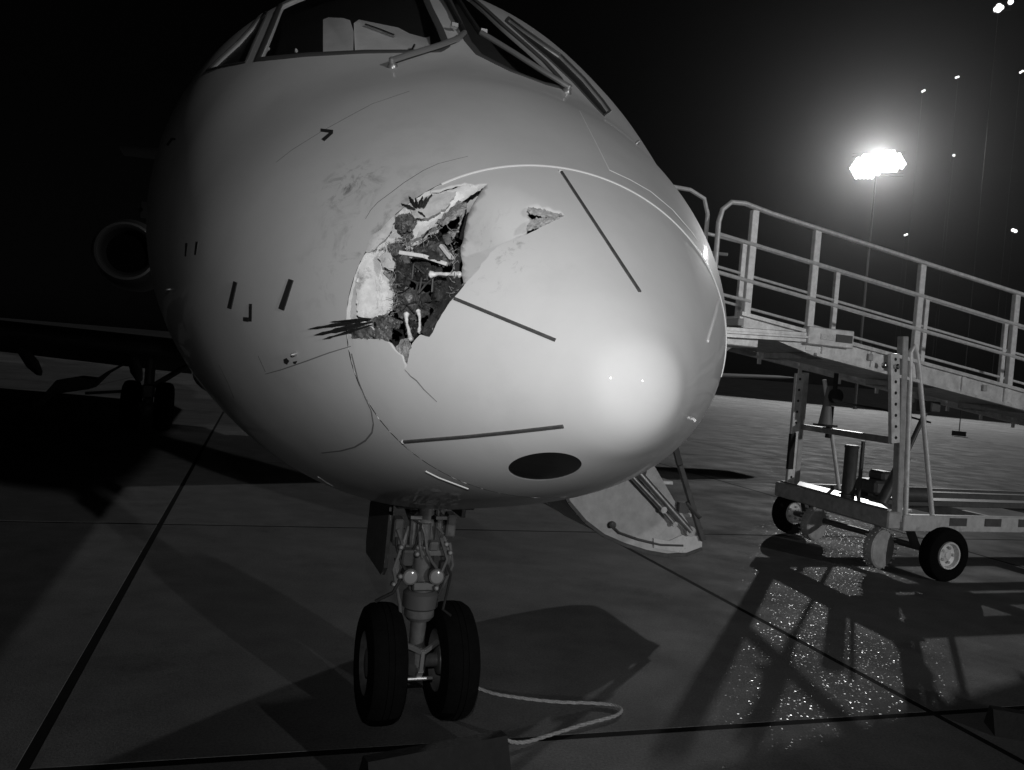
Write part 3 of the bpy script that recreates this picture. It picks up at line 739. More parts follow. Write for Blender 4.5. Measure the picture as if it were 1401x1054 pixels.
# ------------------------------------------------------------------ nose landing gear
def ring_rim(mb, c, ax, r): mb.lathe(c, ax, [(-.02, r*.2), (-.015, r*.55), (-.05, r*.62), (-.05, r*.9), (0, r), (.05, r*.9), (.05, r*.62), (.015, r*.55), (.02, r*.2)], 28)
def tyre_mesh(c, ax, r, w_, mb):
    rr = r*.52
    mb.ring(c, ax, [(-w_*.38, rr), (-w_*.5, rr*1.18), (-w_*.5, r*.80), (-w_*.42, r*.93), (-w_*.28, r*.985), (-w_*.10, r), (-w_*.09, r*.985), (-w_*.07, r*.985), (-w_*.06, r), (w_*.06, r), (w_*.07, r*.985), (w_*.09, r*.985), (w_*.10, r), (w_*.28, r*.985), (w_*.42, r*.93), (w_*.5, r*.80), (w_*.5, rr*1.18), (w_*.38, rr)], 40)
ngm = MB(); ngm.lathe((0, 0, .52), (0, 0, 1), [(0, .062), (.02, .078), (.10, .078), (.11, .066), (.16, .064), (.17, .052), (.62, .052)], 24)
ngm.tube([(0, 0, .30), (0, 0, .56)], .042, 16); ngm.tube([(0, -.24, .30), (0, .24, .30)], .035, 14)
ngm.lathe((0, 0, .22), (0, 0, 1), [(0, .03), (.02, .055), (.14, .06), (.16, .045)], 18)
nose_gear = ngm.build('nose_gear_leg', M['gearmetal'], airplane)
for y in (-.185, .185):
    t = MB(); tyre_mesh((0, y, .30), (0, 1, 0), .30, .19, t); t.build('tyre', M['tyre'], nose_gear)
    t = MB(); t.lathe((0, y, .30), (0, 1, 0), [(-.075, .05), (-.07, .07), (-.02, .085), (-.02, .12), (-.06, .135), (-.08, .158), (.08, .158), (.06, .135), (.02, .12), (.02, .085), (.07, .07), (.075, .05)], 28)
    for k in range(8):
        a = k*math.pi/4; t.lathe((0, y-.03*math.copysign(1, y)*-1, .30), (0, 1, 0), [(0, .001), (.001, .001)], 6)
        t.lathe((math.cos(a)*.10, y, .30+math.sin(a)*.10), (0, 1, 0), [(-.035, .008), (.035, .008)], 8)
    t.build('wheel_rim', M['gearmetal'], nose_gear)
t = MB()
t.bar((.07, -.095, .42), (.14, -.006, .395), .018, .022); t.bar((.07, .095, .42), (.14, .006, .395), .018, .022)
t.bar((.14, 0, .40), (.125, 0, .29), .020, .02); t.tube([(.10, -.07, .245), (.10, .07, .245)], .010, 10); t.bar((.125, 0, .30), (.08, 0, .25), .03, .03)
t.build('torque_link', M['wiper'], nose_gear)
t = MB(); t.lathe((0, 0, .575), (0, 0, 1), [(0, .075), (.015, .092), (.085, .092), (.10, .075)], 24); t.build('steering_collar', M['trim'], nose_gear)
for y in (-.115, .105):
    t = MB(); t.lathe((.085, y*.62-.012, .765), (1, 0, 0), [(-.09, .012), (-.08, .035), (-.02, .040), (.005, .043), (.012, .041)], 24); t.bar((0, y*.4, .76), (.02, y*.62, .765), .02, .03)
    L_ = t.build('taxi_light', M['darksteel'], nose_gear)
    t = MB(); t.lathe((.0965, y*.62-.012, .765), (1, 0, 0), [(0, .034), (.003, .033), (.006, .024), (.008, .005)], 24); t.build('light_lens', M['lens'], L_)
t = MB()
for y in (-.075, .055):
    t.box((.03, y, .97), (.07, .035, .17), bev=.01); t.box((.045, y, 1.065), (.09, .06, .018))
t.tube([(.04, -.11, .90), (.04, .10, .90)], .018, 12); t.tube([(.05, -.02, .95), (.05, -.02, 1.03)], .034, 14)
t.box((.02, 0, .88), (.10, .20, .03)); t.build('leg_bracket', M['gearmetal'], nose_gear)
t = MB()
t.tube([(.0, -.09, 1.0), (.06, -.15, .82), (.05, -.14, .70)], .014, 8); t.tube([(.02, .09, .96), (.07, .12, .86), (.05, .10, .74)], .012, 8)
t.tube([(.06, -.13, .92), (.08, -.17, .80), (.06, -.12, .62), (.04, -.09, .45)], .009, 8); t.tube([(.05, .12, .93), (.07, .14, .82), (.03, .09, .66)], .008, 8)
t.tube([(.08, -.06, 1.05), (.10, -.05, .93), (.09, -.03, .86)], .007, 8); t.tube([(.06, .04, 1.10), (.08, .05, .98), (.07, .09, .90)], .007, 8)
for p in ((.07, -.14, .91), (.08, .115, .885), (.08, -.135, .765), (.07, .06, .70), (.09, -.06, .88), (.085, .09, .93), (.06, -.16, .72)): t.lathe(p, (1, 0, .2), [(-.02, .014), (.015, .014), (.02, .008)], 10)
t.build('hydraulic_line', M['gearmetal'], nose_gear)
hr = random.Random(5)
for k in range(11):
    y0 = hr.uniform(-.16, .16); z0 = hr.uniform(.78, 1.1); t = MB(); p = Vector((.05+hr.uniform(-.03, .05), y0, z0)); P_ = [p]
    for q in range(4):
        p = p+Vector((hr.uniform(-.03, .035), hr.uniform(-.05, .05), hr.uniform(-.12, -.02))); P_.append(p)
    t.tube(P_, hr.uniform(.005, .010), 7); t.build('hose', M['rubber'] if k % 3 else M['gearmetal'], nose_gear)
for (x, y, z, a, b, c) in ((.06, -.10, .86, .05, .06, .09), (.05, .10, .80, .06, .05, .07), (.03, .0, .70, .07, .12, .05), (.07, .03, .92, .04, .05, .05), (.0, -.15, .98, .08, .05, .14), (.02, .12, 1.02, .08, .05, .12)):
    t = MB(); t.box((x, y, z), (a, b, c), Matrix.Rotation(hr.uniform(-.3, .3), 3, 'Y'), bev=.008); t.build('valve_block', M['gearmetal'] if hr.random() < .5 else M['darksteel'], nose_gear)
t = MB(); t.tube([(-.02, .0, .92), (-.85, .0, 1.16)], .035, 12); t.tube([(-.02, .12, .82), (-.5, .14, 1.16)], .02, 10); t.build('drag_brace', M['gearmetal'], nose_gear)
for y, z0 in ((-.13, .68), (.24, 1.0)):
    t = MB(); P_ = [(-.80, y, 1.16), (-.22, y, 1.16), (-.22, y*1.06, z0+.05), (-.26, y*1.1, z0), (-.76, y*1.1, z0), (-.82, y*1.06, z0+.06)]
    t.prism(P_, (0, .022 if y > 0 else -.022, 0)); t.build('gear_door', M['darksteel'], airplane)
t = MB(); t.box((-.30, 0, 1.15), (.95, .40, .05)); t.build('gear_bay_shade', M['dark'], airplane)  # solid black block; the open bay's shade is put into its colour

# ------------------------------------------------------------------ lowered airstair door on the port side
AX = -1.9; AT = .82
arc = [(2.93,.445),(2.78,.395),(2.60,.385),(2.40,.415),(2.18,.475),(1.98,.55),(1.80,.665),(1.64,.82),(1.52,1.02),(1.46,1.25)]
chord = [(1.52,2.0),(1.72,1.98),(2.06,1.62),(2.36,1.20),(2.62,.86),(2.78,.66),(2.90,.53)]
t = MB(); t.prism([(AX, y, z) for y, z in arc+chord], (-AT, 0, 0)); air = t.build('airstair_door', M['whitesteel'], airplane)
t = MB(); N = len(arc)
for i in range(N-1):
    (y0, z0), (y1, z1) = arc[i], arc[i+1]; d = Vector((0, z1-z0, -(y1-y0))).normalized()*(-1)
    t.bar((AX+.012, y0, z0), (AX+.012, y1, z1), .03, .022, (1, 0, 0))
t.build('door_seal', M['darksteel'], air)
t = MB(); inner = [(2.74,.47),(2.52,.475),(2.30,.52),(2.12,.575),(2.05,.63)]
t.tube([(AX+.012, y, z) for y, z in inner], .011, 8); t.lathe((AX, 2.05, .64), (1, 0, 0), [(-.01, .03), (.03, .03), (.035, .02)], 14); t.build('door_stiffener', M['trim'], air)
for a, b, r in (((2.12,1.10),(2.50,.78),.022), ((2.22,1.10),(2.78,.60),.034), ((2.18,1.06),(2.62,.66),.018), ((1.95,1.30),(2.22,1.10),.030)):
    t = MB(); t.tube([(AX+.035, *a), (AX+.035, *b)], r, 12)
    t.lathe((AX+.02, *b), (1, 0, 0), [(-.02, r*1.3), (.04, r*1.3)], 12); t.build('door_actuator', M['alu'], air)
t = MB(); t.lathe((AX+.02, 2.24, 1.10), (1, 0, 0), [(-.03, .07), (.03, .07), (.04, .05), (.05, .02)], 18); t.build('door_hinge', M['alu'], air)
t = MB(); t.bar((AX-.02, 2.42, 1.75), (AX+.03, 2.63, 1.16), .045, .05); t.bar((AX+.03, 2.63, 1.16), (AX+.03, 2.92, .52), .04, .045); t.build('door_handrail', M['darksteel'], air)
t = MB(); t.box((AX+.02, 2.70, .80), (.05, .10, .09)); t.tube([(AX+.03, 2.72, .84), (AX+.05, 2.86, .72)], .02, 8); t.build('door_latch', M['darksteel'], air)
for k in range(5):
    f = (k+.5)/5; y = 1.75+f*1.05; z = 1.93-f*1.38
    t = MB(); t.box((AX-AT/2, y+.03, z+.03), (AT*.86, .24, .03)); t.build('stair_tread', M['galvp'], air)
t = MB(); P_ = [(2.93,.445),(2.92,.55),(2.72,.56),(2.60,.51),(2.45,.53),(2.46,.45),(2.78,.40)]
t.prism([(AX+.004, y, z) for y, z in P_], (.012, 0, 0)); t.build('scuffed_edge', M['flange'], air)

# ------------------------------------------------------------------ wings, flaps, engines, tail, main gear
def foil(c, le, z, tk, n=14):
    out = []
    for k in range(n+1):
        u = (1-math.cos(math.pi*k/n))/2; h = tk*(2.6*math.sqrt(u)*(1-u)+.12*(1-u)*u)/1.0; out.append((le-c*u, z+h*.62))
    for k in range(n-1, 0, -1):
        u = (1-math.cos(math.pi*k/n))/2; h = tk*(2.6*math.sqrt(u)*(1-u)); out.append((le-c*u, z-h*.42))
    return out
def loft_mb(secs):
    mb = MB(); n_ = len(secs[0]); mb.v = [p for s_ in secs for p in s_]
    mb.f = [(i*n_+k, i*n_+(k+1) % n_, (i+1)*n_+(k+1) % n_, (i+1)*n_+k) for i in range(len(secs)-1) for k in range(n_)]
    mb.f += [tuple(range(n_)), tuple((len(secs)-1)*n_+k for k in range(n_))]; return mb
WST = [(1.2, 4.7, -10.3, 1.62, .40), (1.7, 4.6, -10.5, 1.66, .38), (5.0, 3.35, -11.75, 1.82, .26), (9.0, 2.4, -13.0, 2.02, .16), (13.6, 1.35, -14.45, 2.24, .09), (14.1, .9, -14.8, 2.27, .04)]
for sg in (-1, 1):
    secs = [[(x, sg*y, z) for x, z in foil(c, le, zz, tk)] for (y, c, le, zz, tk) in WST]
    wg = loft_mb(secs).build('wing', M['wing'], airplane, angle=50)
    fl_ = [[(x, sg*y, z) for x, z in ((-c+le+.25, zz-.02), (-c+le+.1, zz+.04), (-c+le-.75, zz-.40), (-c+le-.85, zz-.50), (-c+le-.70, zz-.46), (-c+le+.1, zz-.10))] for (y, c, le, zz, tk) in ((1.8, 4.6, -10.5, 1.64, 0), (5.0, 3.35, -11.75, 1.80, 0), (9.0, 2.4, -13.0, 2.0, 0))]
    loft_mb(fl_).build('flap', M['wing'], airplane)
    for y in (2.9, 4.9, 7.2):
        f = (y-1.7)/3.3; te = -15.1-.0*f
        t = MB(); t.lathe((te+1.0, sg*y, 1.50), (-1, 0, -.30), [(0, .02), (.3, .10), (1.2, .13), (1.9, .08), (2.2, .01)], 14); t.build('flap_track_fairing', M['wing'], airplane)
    # main gear
    y0 = sg*2.52; t = MB(); t.tube([(-14, y0, .50), (-14, y0, 1.7)], .10, 14); t.tube([(-14, y0-.42, .5), (-14, y0+.42, .5)], .07, 14)
    t.tube([(-14, y0, .85), (-14.1, y0+sg*-1.0, 1.6)], .06, 10); t.lathe((-13.93, y0, .42), (1, 0, 0), [(-.05, .13), (.08, .13), (.1, .10)], 16); t.box((-13.9, y0, .8), (.2, .24, .3), bev=.04)
    mg = t.build('main_gear_leg', M['gearmetal'], airplane)
    for d_ in (-.31, .31):
        t = MB(); tyre_mesh((-14, y0+d_, .50), (0, 1, 0), .50, .34, t); t.build('tyre', M['tyre'], mg)
        t = MB(); ring_rim(t, (-14, y0+d_, .50), (0, 1, 0), .25); t.build('wheel_rim', M['gearmetal'], mg)
    t = MB(); P_ = [(-13.6, y0+sg*.45, 1.35), (-13.6, y0+sg*.75, 1.15), (-13.6, y0+sg*1.05, .78), (-13.6, y0+sg*1.75, .62), (-13.6, y0+sg*2.0, .34), (-13.6, y0+sg*1.9, .50), (-13.6, y0+sg*1.62, .92), (-13.6, y0+sg*1.30, 1.0), (-13.6, y0+sg*.95, .98)]
    t.prism(P_, (-1.0, 0, 0)); t.tube([(-13.9, y0+sg*.2, .80), (-13.6, y0+sg*1.1, .70)], .03, 8); t.build('main_gear_door', M['wing'], airplane)
    # rear engine
    ec = Vector((-17.6, sg*3.55, 3.95)); t = MB()
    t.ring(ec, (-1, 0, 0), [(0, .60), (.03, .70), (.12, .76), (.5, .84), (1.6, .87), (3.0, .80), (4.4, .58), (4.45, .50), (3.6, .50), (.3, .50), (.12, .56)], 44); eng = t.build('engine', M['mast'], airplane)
    t = MB(); t.ring(ec, (-1, 0, 0), [(.10, .565), (.0, .60), (-.035, .645), (-.02, .70), (.06, .745), (.16, .775), (.162, .765), (.1, .6)], 44); t.build('intake_lip', mat('dull_intake_lip', .016, .5), eng)
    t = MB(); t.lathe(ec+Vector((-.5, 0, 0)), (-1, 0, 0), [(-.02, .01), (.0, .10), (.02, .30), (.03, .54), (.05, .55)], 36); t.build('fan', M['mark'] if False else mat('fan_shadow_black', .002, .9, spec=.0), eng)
    t = MB(); t.prism([(-18.6, sg*1.5, 3.75), (-21.4, sg*1.5, 3.75), (-21.2, sg*2.95, 3.88), (-18.8, sg*2.95, 3.88)], (0, 0, .25)); t.build('engine_pylon', M['skin'], airplane)
secs = [[(x, (z-0), zz) for x, z in foil(c, le, 0, tk)] for (zz, c, le, tk) in ((4.2, 5.6, -19.5, .26), (6.2, 4.6, -21.2, .2), (8.2, 3.8, -22.8, .16))]
loft_mb(secs).build('tail_fin', M['mast'], airplane, angle=50)  # tail and tailplane near black: night shade put into the colour
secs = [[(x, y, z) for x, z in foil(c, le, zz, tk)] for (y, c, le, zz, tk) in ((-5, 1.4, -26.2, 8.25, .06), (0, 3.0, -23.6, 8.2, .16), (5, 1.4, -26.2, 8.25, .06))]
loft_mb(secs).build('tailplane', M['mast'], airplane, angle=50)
t = MB(); t.lathe((-9.4, 0, 1.25), (-1, 0, 0), [(0, .3), (.8, 1.05), (2.5, 1.42), (5.5, 1.45), (7.5, 1.1), (8.6, .3)], 40)
t.v = [(x, y*1.15, .62+(z-1.25)*.42+.68) for x, y, z in t.v]; t.build('wing_fairing', M['skin'], airplane)
for sg in (-1, 1):
    for k in range(20):
        x = -3.6-k*.80
        t = MB(); c = Vector((x, sg*1.665, 3.15)); t.box(c, (.26, .03, .36), bev=.012); t.build('cabin_window', M['mark'], airplane)
    if sg > 0: continue
# nav lamp twinkle under the left limb
# ------------------------------------------------------------------ passenger ramp, wheeled up on the port side
RO = Vector((-3.45, 6.2, 0)); rw = l2w(np.array([RO[:]]))[0]
ramp = tag(empty('boarding_ramp', tuple(rw), AIR_RZ), 'wheeled galvanised boarding ramp with tube handrails beside the airliner', 'boarding ramp')
def RB(): return MB(RO)
XN, XF = -2.45, -4.5
def nz(y, top): return top-.123*(y-3.58)          # lines on the ramp fall this way
def fz(y, top): return top-.125*(y-4.85)
END = 13.0
t = RB(); pts = [(XN, 3.19, 2.40), (XN, 3.18, 3.38), (XN, 3.21, 3.50), (XN, 3.30, 3.58), (XN, 3.45, 3.59)]+[(XN, y, nz(y, 3.56)) for y in (3.75, 6, 9, END)]
t.tube(pts, .024, 12); t.build('handrail', M['galv'], ramp)
for top in (3.22, 2.87):
    t = RB(); t.tube([(XN, 3.19, nz(3.19, top)), (XN, END, nz(END, top))], .019, 10); t.build('mid_rail', M['galv'], ramp)
t = RB(); t.tube([(XN, 3.22, 2.72), (XN, 3.60, 2.68)], .016, 10); t.build('mid_rail', M['galv'], ramp)
for y in (3.58, 4.32, 5.68, 7.04, 8.4, 9.8, 11.2, 12.6):
    t = RB(); t.bar((XN-.02, y, nz(y, 2.36)), (XN-.02, y, nz(y, 3.545)), .075, .05, (1, 0, 0)); t.build('rail_post', M['galv'], ramp)
t = RB(); 
t.tube([(XF, 4.35, 3.70)]+[(XF, y, fz(y, 3.66)) for y in (4.9, 7, 10, END)], .022, 12)
t.build('handrail', M['galv'], ramp)
for top in (3.28, 2.88):
    t = RB(); t.tube([(XF, 2.9, fz(4.4, top)), (XF, 4.4, fz(4.4, top)), (XF, END, fz(END, top))], .018, 10); t.build('mid_rail', M['galv'], ramp)
for y in (4.90, 6.36, 7.9, 9.39, 11.0, 12.5):
    t = RB(); t.bar((XF, y, fz(y, 2.45)), (XF, y, fz(y, 3.655)), .07, .05, (1, 0, 0)); t.build('rail_post', M['galv'], ramp)
t = RB(); t.tube([(XN-.12, 2.2, 3.66), (XN-.12, 2.92, 3.66), (XN-.12, 3.08, 3.60), (XN-.12, 3.13, 3.46), (XN-.12, 3.13, 2.40)], .02, 10); t.build('gate_rail', M['galv'], ramp)
t = RB(); t.box((XN-.35, 3.40, 2.62), (.20, .10, .34), Matrix.Rotation(.5, 3, 'X')); t.build('gate_hinge', M['steel'], ramp)
t = RB(); t.tube([(XN-.2, 3.22, 3.12), (XN-.05, 3.34, 3.10)], .016, 8); t.build('gate_latch', M['steel'], ramp)
# deck: near and far side plates with folded edge, floor plates, cross members
def side(x, h, name='deck_side'):
    t = RB(); y0, y1 = 3.5, END
    zt = lambda y: 2.36-.128*(y-5.17)
    t.prism([(x, y0, zt(y0)-.0), (x, y1, zt(y1)), (x, y1, zt(y1)-h), (x, 4.4, zt(4.4)-h), (x, y0, zt(y0)-.13)], (-.05, 0, 0))
    t.prism([(x+.035, y0, zt(y0)), (x+.035, y1, zt(y1)), (x+.035, y1, zt(y1)-.035), (x+.035, y0, zt(y0)-.035)], (-.03, 0, 0))
    t.prism([(x+.035, 4.4, zt(4.4)-h+.03), (x+.035, y1, zt(y1)-h+.03), (x+.035, y1, zt(y1)-h), (x+.035, 4.4, zt(4.4)-h)], (-.03, 0, 0))
    for y in np.arange(4.5, END, .62): t.box((x+.008, y, zt(y)-.12), (.02, .05, .16))
    return t.build(name, M['galvp'], ramp)
side(XN, .23); side(XF+.20, .13)
zt = lambda y: 2.36-.128*(y-5.17)
for k in range(12):
    y0, y1 = 3.5+k*.79, 3.5+(k+1)*.79-.012
    t = RB(); c = Vector(((XN+XF)/2+.1, (y0+y1)/2, zt((y0+y1)/2)-.05)); t.box(c, (abs(XN-XF)-.32, y1-y0, .03), Matrix.Rotation(-.1273, 3, 'X'), bev=.005); t.build('floor_plate', M['galvp'], ramp)
    if k % 2 == 0:
        t = RB(); t.box((c.x+.1, y0, zt(y0)-.10), (abs(XN-XF)-.35, .06, .07)); t.build('cross_member', M['steel'], ramp)
# level landing at the aircraft end
t = RB(); t.box((-3.47, 3.1, 2.30), (2.0, 1.3, .10)); t.build('landing', M['galvp'], ramp)
t = RB(); t.bar((XN+.02, 2.4, 2.33), (XN+.02, 4.30, 2.40), .05, .10); t.bar((XN+.05, 2.4, 2.33), (XN+.05, 4.28, 2.40), .025, .025); t.build('landing_edge', M['alu'], ramp)
t = RB(); t.box((XN+.02, 4.53, 2.42), (.10, .55, .175), bev=.008); bx = t.build('control_box', M['galvp'], ramp)
t = RB(); t.box((XN+.074, 4.48, 2.42), (.008, .17, .055)); t.build('box_plate', M['bone'], bx)
t = RB(); t.box((XN+.074, 4.68, 2.42), (.008, .20, .075)); t.build('box_plate', M['darksteel'], bx)
for a, b in (((-2.6, 2.6, 2.12), (-2.6, 3.2, 2.02)), ((-2.6, 3.2, 2.02), (-2.6, 3.55, 2.28)), ((-2.6, 3.0, 2.05), (-2.6, 2.6, 1.98))):
    t = RB(); t.bar(a, b, .05, .05); t.build('landing_strut', M['steel'], ramp)
# lifting frame: uprights, pierced channels, braces
t = RB(); t.bar((XN, 5.63, .60), (XN, 5.49, 2.52), .075, .085, (1, 0, 0)); t.build('upright', M['steel'], ramp)
t = RB(); t.bar((XF, 5.98, .50), (XF, 5.98, 2.12), .08, .10, (1, 0, 0)); t.build('upright', M['steel'], ramp)
def channel(x, ya, za, yb, zb, n):
    t = RB(); t.bar((x+.05, ya, za), (x+.05, yb, zb), .11, .05, (1, 0, 0)); ch = t.build('pierced_channel', M['galvp'], ramp)
    t = RB()
    for k in range(n):
        f = (k+.5)/n; t.lathe((x+.0752, ya+(yb-ya)*f, za+(zb-za)*f), (1, 0, 0), [(0, .017), (.0015, .016)], 12)
    t.build('pin_hole_disc', M['dark'], ch)  # flat black discs, colour standing in for the shade inside open holes
channel(XN, 5.34, 2.33, 5.45, 1.42, 8); channel(XF, 5.86, 2.10, 5.86, .56, 11)
t = RB(); t.lathe((XN+.08, 5.36, 2.20), (1, 0, 0), [(0, .03), (.02, .028), (.03, .015)], 12); t.lathe((XN+.08, 5.20, 2.20), (1, 0, 0), [(0, .035), (.02, .03), (.03, .015)], 12); t.build('pivot_bolt', M['bright'], ramp)
t = RB(); t.bar((XF, 6.0, 1.42), (XN, 5.46, 1.44), .06, .07); t.build('cross_beam', M['alu'], ramp)
t = RB(); t.tube([(XN+.02, 5.72, .66), (XN+.02, 5.60, 2.25), (XN+.02, 5.585, 2.36), (XN+.02, 5.62, 2.43), (XN+.02, 5.67, 2.36), (XN+.02, 5.72, 2.20), (XN+.02, 6.08, .68)], .026, 12); t.build('brace_tube', M['galv'], ramp)
t = RB(); t.tube([(XF+.1, 6.22, 2.05), (XF+.1, 6.62, .62)], .026, 12); t.build('brace_tube', M['galv'], ramp)
t = RB(); t.box((XF+.1, 5.80, 1.10), (.05, .08, .45)); t.build('buffer_pad', M['rubber'], ramp)
t = RB(); t.box((XF+.4, 6.1, 1.52), (.07, .05, .40)); t.build('buffer_pad', M['rubber'], ramp)
# chassis
t = RB(); t.bar((XF-.05, 5.80, .60), (XN+.05, 5.55, .62), .16, .18); t.build('axle_beam', M['steel'], ramp)
t = RB(); t.bar((XF, 5.92, .70), (XN, 5.66, .72), .30, .02, (0, 0, 1)); t.build('chassis_plate', M['bright'], ramp)
t = RB(); t.bar((XN+.03, 5.66, .60), (XN+.03, 12.5, .60), .07, .17); ch = t.build('chassis_rail', M['whitesteel'], ramp)
for y in (6.4, 6.9, 7.4, 8.2, 9.0):
    t = RB(); t.box((XN+.068, y, .62), (.006, .24, .085)); t.build('rail_slot', M['darksteel'], ch)
t = RB(); t.bar((XF-.02, 5.9, .60), (XF-.02, 12.5, .60), .07, .16); t.build('chassis_rail', M['darksteel'], ramp)
for y in (7.2, 9.0, 10.8, 12.4):
    t = RB(); t.box(((XN+XF)/2, y, .58), (2.0, .08, .12)); t.build('cross_member', M['steel'], ramp)
t = RB(); t.bar((-3.3, 6.1, .68), (-3.3, 11, .68), .22, .07); t.bar((-3.75, 6.6, .70), (-3.75, 11.5, .70), .12, .08); t.build('drawbar', M['darksteel'], ramp)
def wheel(x, y, r, w_, rimside=1, out=True):
    t = RB(); tyre_mesh((x, y, r), (1, 0, 0), r, w_, t); ty = t.build('tyre', M['tyre'], ramp)
    t = RB(); R_ = r*.50; o = w_*.5
    t.lathe((x, y, r), (rimside, 0, 0), [(-o*.6, R_), (o*.80, R_*1.03), (o*.95, R_*1.0), (o*.92, R_*.90), (o*.45, R_*.82), (o*.30, R_*.55), (o*.50, R_*.42), (o*.62, R_*.30), (o*.70, R_*.28), (o*.72, .01)], 32)
    rm = t.build('wheel_rim', M['rim'], ty)
    for k in range(5):
        t = RB(); a = k*2*math.pi/5; t.lathe((x+rimside*o*.42, y+math.cos(a)*R_*.55, r+math.sin(a)*R_*.55), (rimside, 0, 0), [(-.01, R_*.12), (o*.22, R_*.11), (o*.26, R_*.05)], 8); t.build('wheel_nut', M['steel'], ty)
    return ty
wheel(-2.35, 6.20, .285, .17); wheel(-4.62, 6.08, .285, .17); wheel(-2.35, 11.3, .285, .17); wheel(-4.62, 11.3, .285, .17)
def jack(x, y, r, z):
    t = RB(); t.lathe((x, y, z), (1, .25, 0), [(-.07, r*.5), (-.06, r*.92), (-.045, r), (.045, r), (.06, r*.92), (.07, r*.5), (.075, .02)], 32); d = t.build('brake_drum', M['steel'], ramp)
    t = RB()
    for k in range(24):
        a = k*2*math.pi/24; t.box((x, y+math.cos(a)*r, z+math.sin(a)*r), (.09, .014, .014))
    t.build('drum_tooth', M['steel'], d)
    t = RB(); t.bar((x, y, z), (x, y-.05, .58), .06, .05); t.build('drum_arm', M['steel'], ramp)
jack(-4.1, 6.0, .20, .235); jack(-2.75, 5.72, .21, .25)
t = RB(); t.tube([(-4.62, 6.08, .285), (-2.35, 6.20, .285)], .035, 10); t.bar((-4.3, 6.05, .30), (-4.3, 5.95, .58), .08, .06); t.bar((-2.62, 6.1, .30), (-2.62, 5.95, .56), .08, .06); t.build('axle', M['darksteel'], ramp)
# jack cylinder, pump, lifting ram
t = RB(); t.lathe((-3.4, 5.84, .70), (0, 0, 1), [(0, .10), (.03, .10), (.04, .075), (.56, .075), (.58, .085), (.60, .07)], 20); t.tube([(-3.36, 5.96, .70), (-3.36, 5.96, 1.36)], .022, 8); t.build('jack_cylinder', M['darksteel'], ramp)
t = RB(); t.box((-3.5, 6.32, .82), (.35, .30, .16), bev=.03); t.box((-3.5, 6.40, .95), (.25, .18, .12), bev=.03); t.lathe((-3.2, 6.62, .78), (0, 1, 0), [(-.2, .09), (.2, .09), (.22, .06)], 16); t.build('hydraulic_pump', M['darksteel'], ramp)
t = RB(); t.tube([(-3.0, 5.95, .70), (-3.0, 6.22, 1.22)], .06, 14); t.tube([(-3.0, 6.22, 1.22), (-3.0, 6.49, 1.80)], .028, 12); t.box((-3.0, 6.50, 1.82), (.22, .14, .12)); t.lathe((-3.0, 6.2, 1.2), (0, .45, 1), [(-.03, .075), (.03, .075)], 14); t.build('lifting_ram', M['darksteel'], ramp)
t = RB(); t.lathe((-3.6, 5.72, 1.85), (1, 0, 0), [(-.05, .03), (-.03, .085), (.03, .085), (.05, .03)], 18); t.tube([(-3.6, 5.72, 1.78), (-3.6, 6.4, 1.74), (-3.6, 7.2, 1.62)], .012, 8); t.bar((-3.6, 5.70, 1.88), (-3.6, 5.70, 2.12), .04, .04); t.build('cable_reel', M['rubber'], ramp)
t = RB(); t.prism([(XN-.2, END, zt(END)-.02), (XN-.2, END+4.5, .06), (XN-.2, END+4.5, .02), (XN-.2, END, zt(END)-.10)], (-1.65, 0, 0)); t.build('lower_ramp', M['galvp'], ramp)

# traffic cone kept on the ramp's cross beam
cw = l2w(np.array([[-3.86, 5.83, 1.478]]))[0]
cone = tag(empty('traffic_cone', tuple(cw), AIR_RZ), 'slim traffic cone standing on the cross beam of the ramp frame', 'traffic cone')
t = MB(); t.lathe((0, 0, .02), (0, 0, 1), [(0, .085), (.02, .08), (.45, .020), (.46, .012), (.462, .001)], 24); t.build('cone_body', M['cone'], cone)
t = MB(); t.box((0, 0, .011), (.20, .20, .022)); t.build('cone_base', M['rubber'], cone)

# ------------------------------------------------------------------ chocks and rope by the nose wheels
def chock(c, ang, L, w_, h, label):
    ck = tag(empty('wheel_chock', (c[0], c[1], 0), ang), label, 'wheel chock')
    t = MB(); P_ = [(-L/2, -w_/2, .002), (-L/2, w_/2, .002), (-L/2, w_*.16, h), (-L/2, -w_*.16, h)]
    t.prism(P_, (L, 0, 0)); t.build('chock_body', M['rubber'], ck)
    t = MB(); t.lathe((L/2-.005, 0, h*.55), (1, 0, 0), [(0, .018), (.008, .018), (.010, .008)], 12); t.build('rope_eye', M['darksteel'], ck)
    return ck
g1 = ground_pt(600, 1062); ck = chock((-.195, 3.53), R(31), .68, .19, .165, 'black rubber wheel chock with a pale rope in front of the nose wheels')
inv = Matrix.Translation(ck.location) @ Matrix.Rotation(R(31), 4, 'Z'); inv = inv.inverted()
rp = [(690,1012,.07),(704,1016,.03),(722,1015,.018),(742,1009,.015),(765,1002,.015),(790,994,.015),(815,987,.015),(838,981,.015),(848,976,.015),(850,971,.015),(845,967,.015),(832,964,.015),(805,962,.015),(770,961,.015),(735,958,.015),(705,954,.016),(680,950,.018),(660,944,.022),(645,937,.04),(632,930,.05)]
P_ = [inv @ Vector(ground_pt(x, y, z)) for x, y, z in rp]
fine = []
for i in range(len(P_)-1):
    p0, p1, p2, p3 = P_[max(i-1, 0)], P_[i], P_[i+1], P_[min(i+2, len(P_)-1)]
    for k in range(5):
        f = k/5; fine.append(.5*((2*p1)+(p2-p0)*f+(2*p0-5*p1+4*p2-p3)*f*f+(3*p1-p0-3*p2+p3)*f**3))
t = MB()
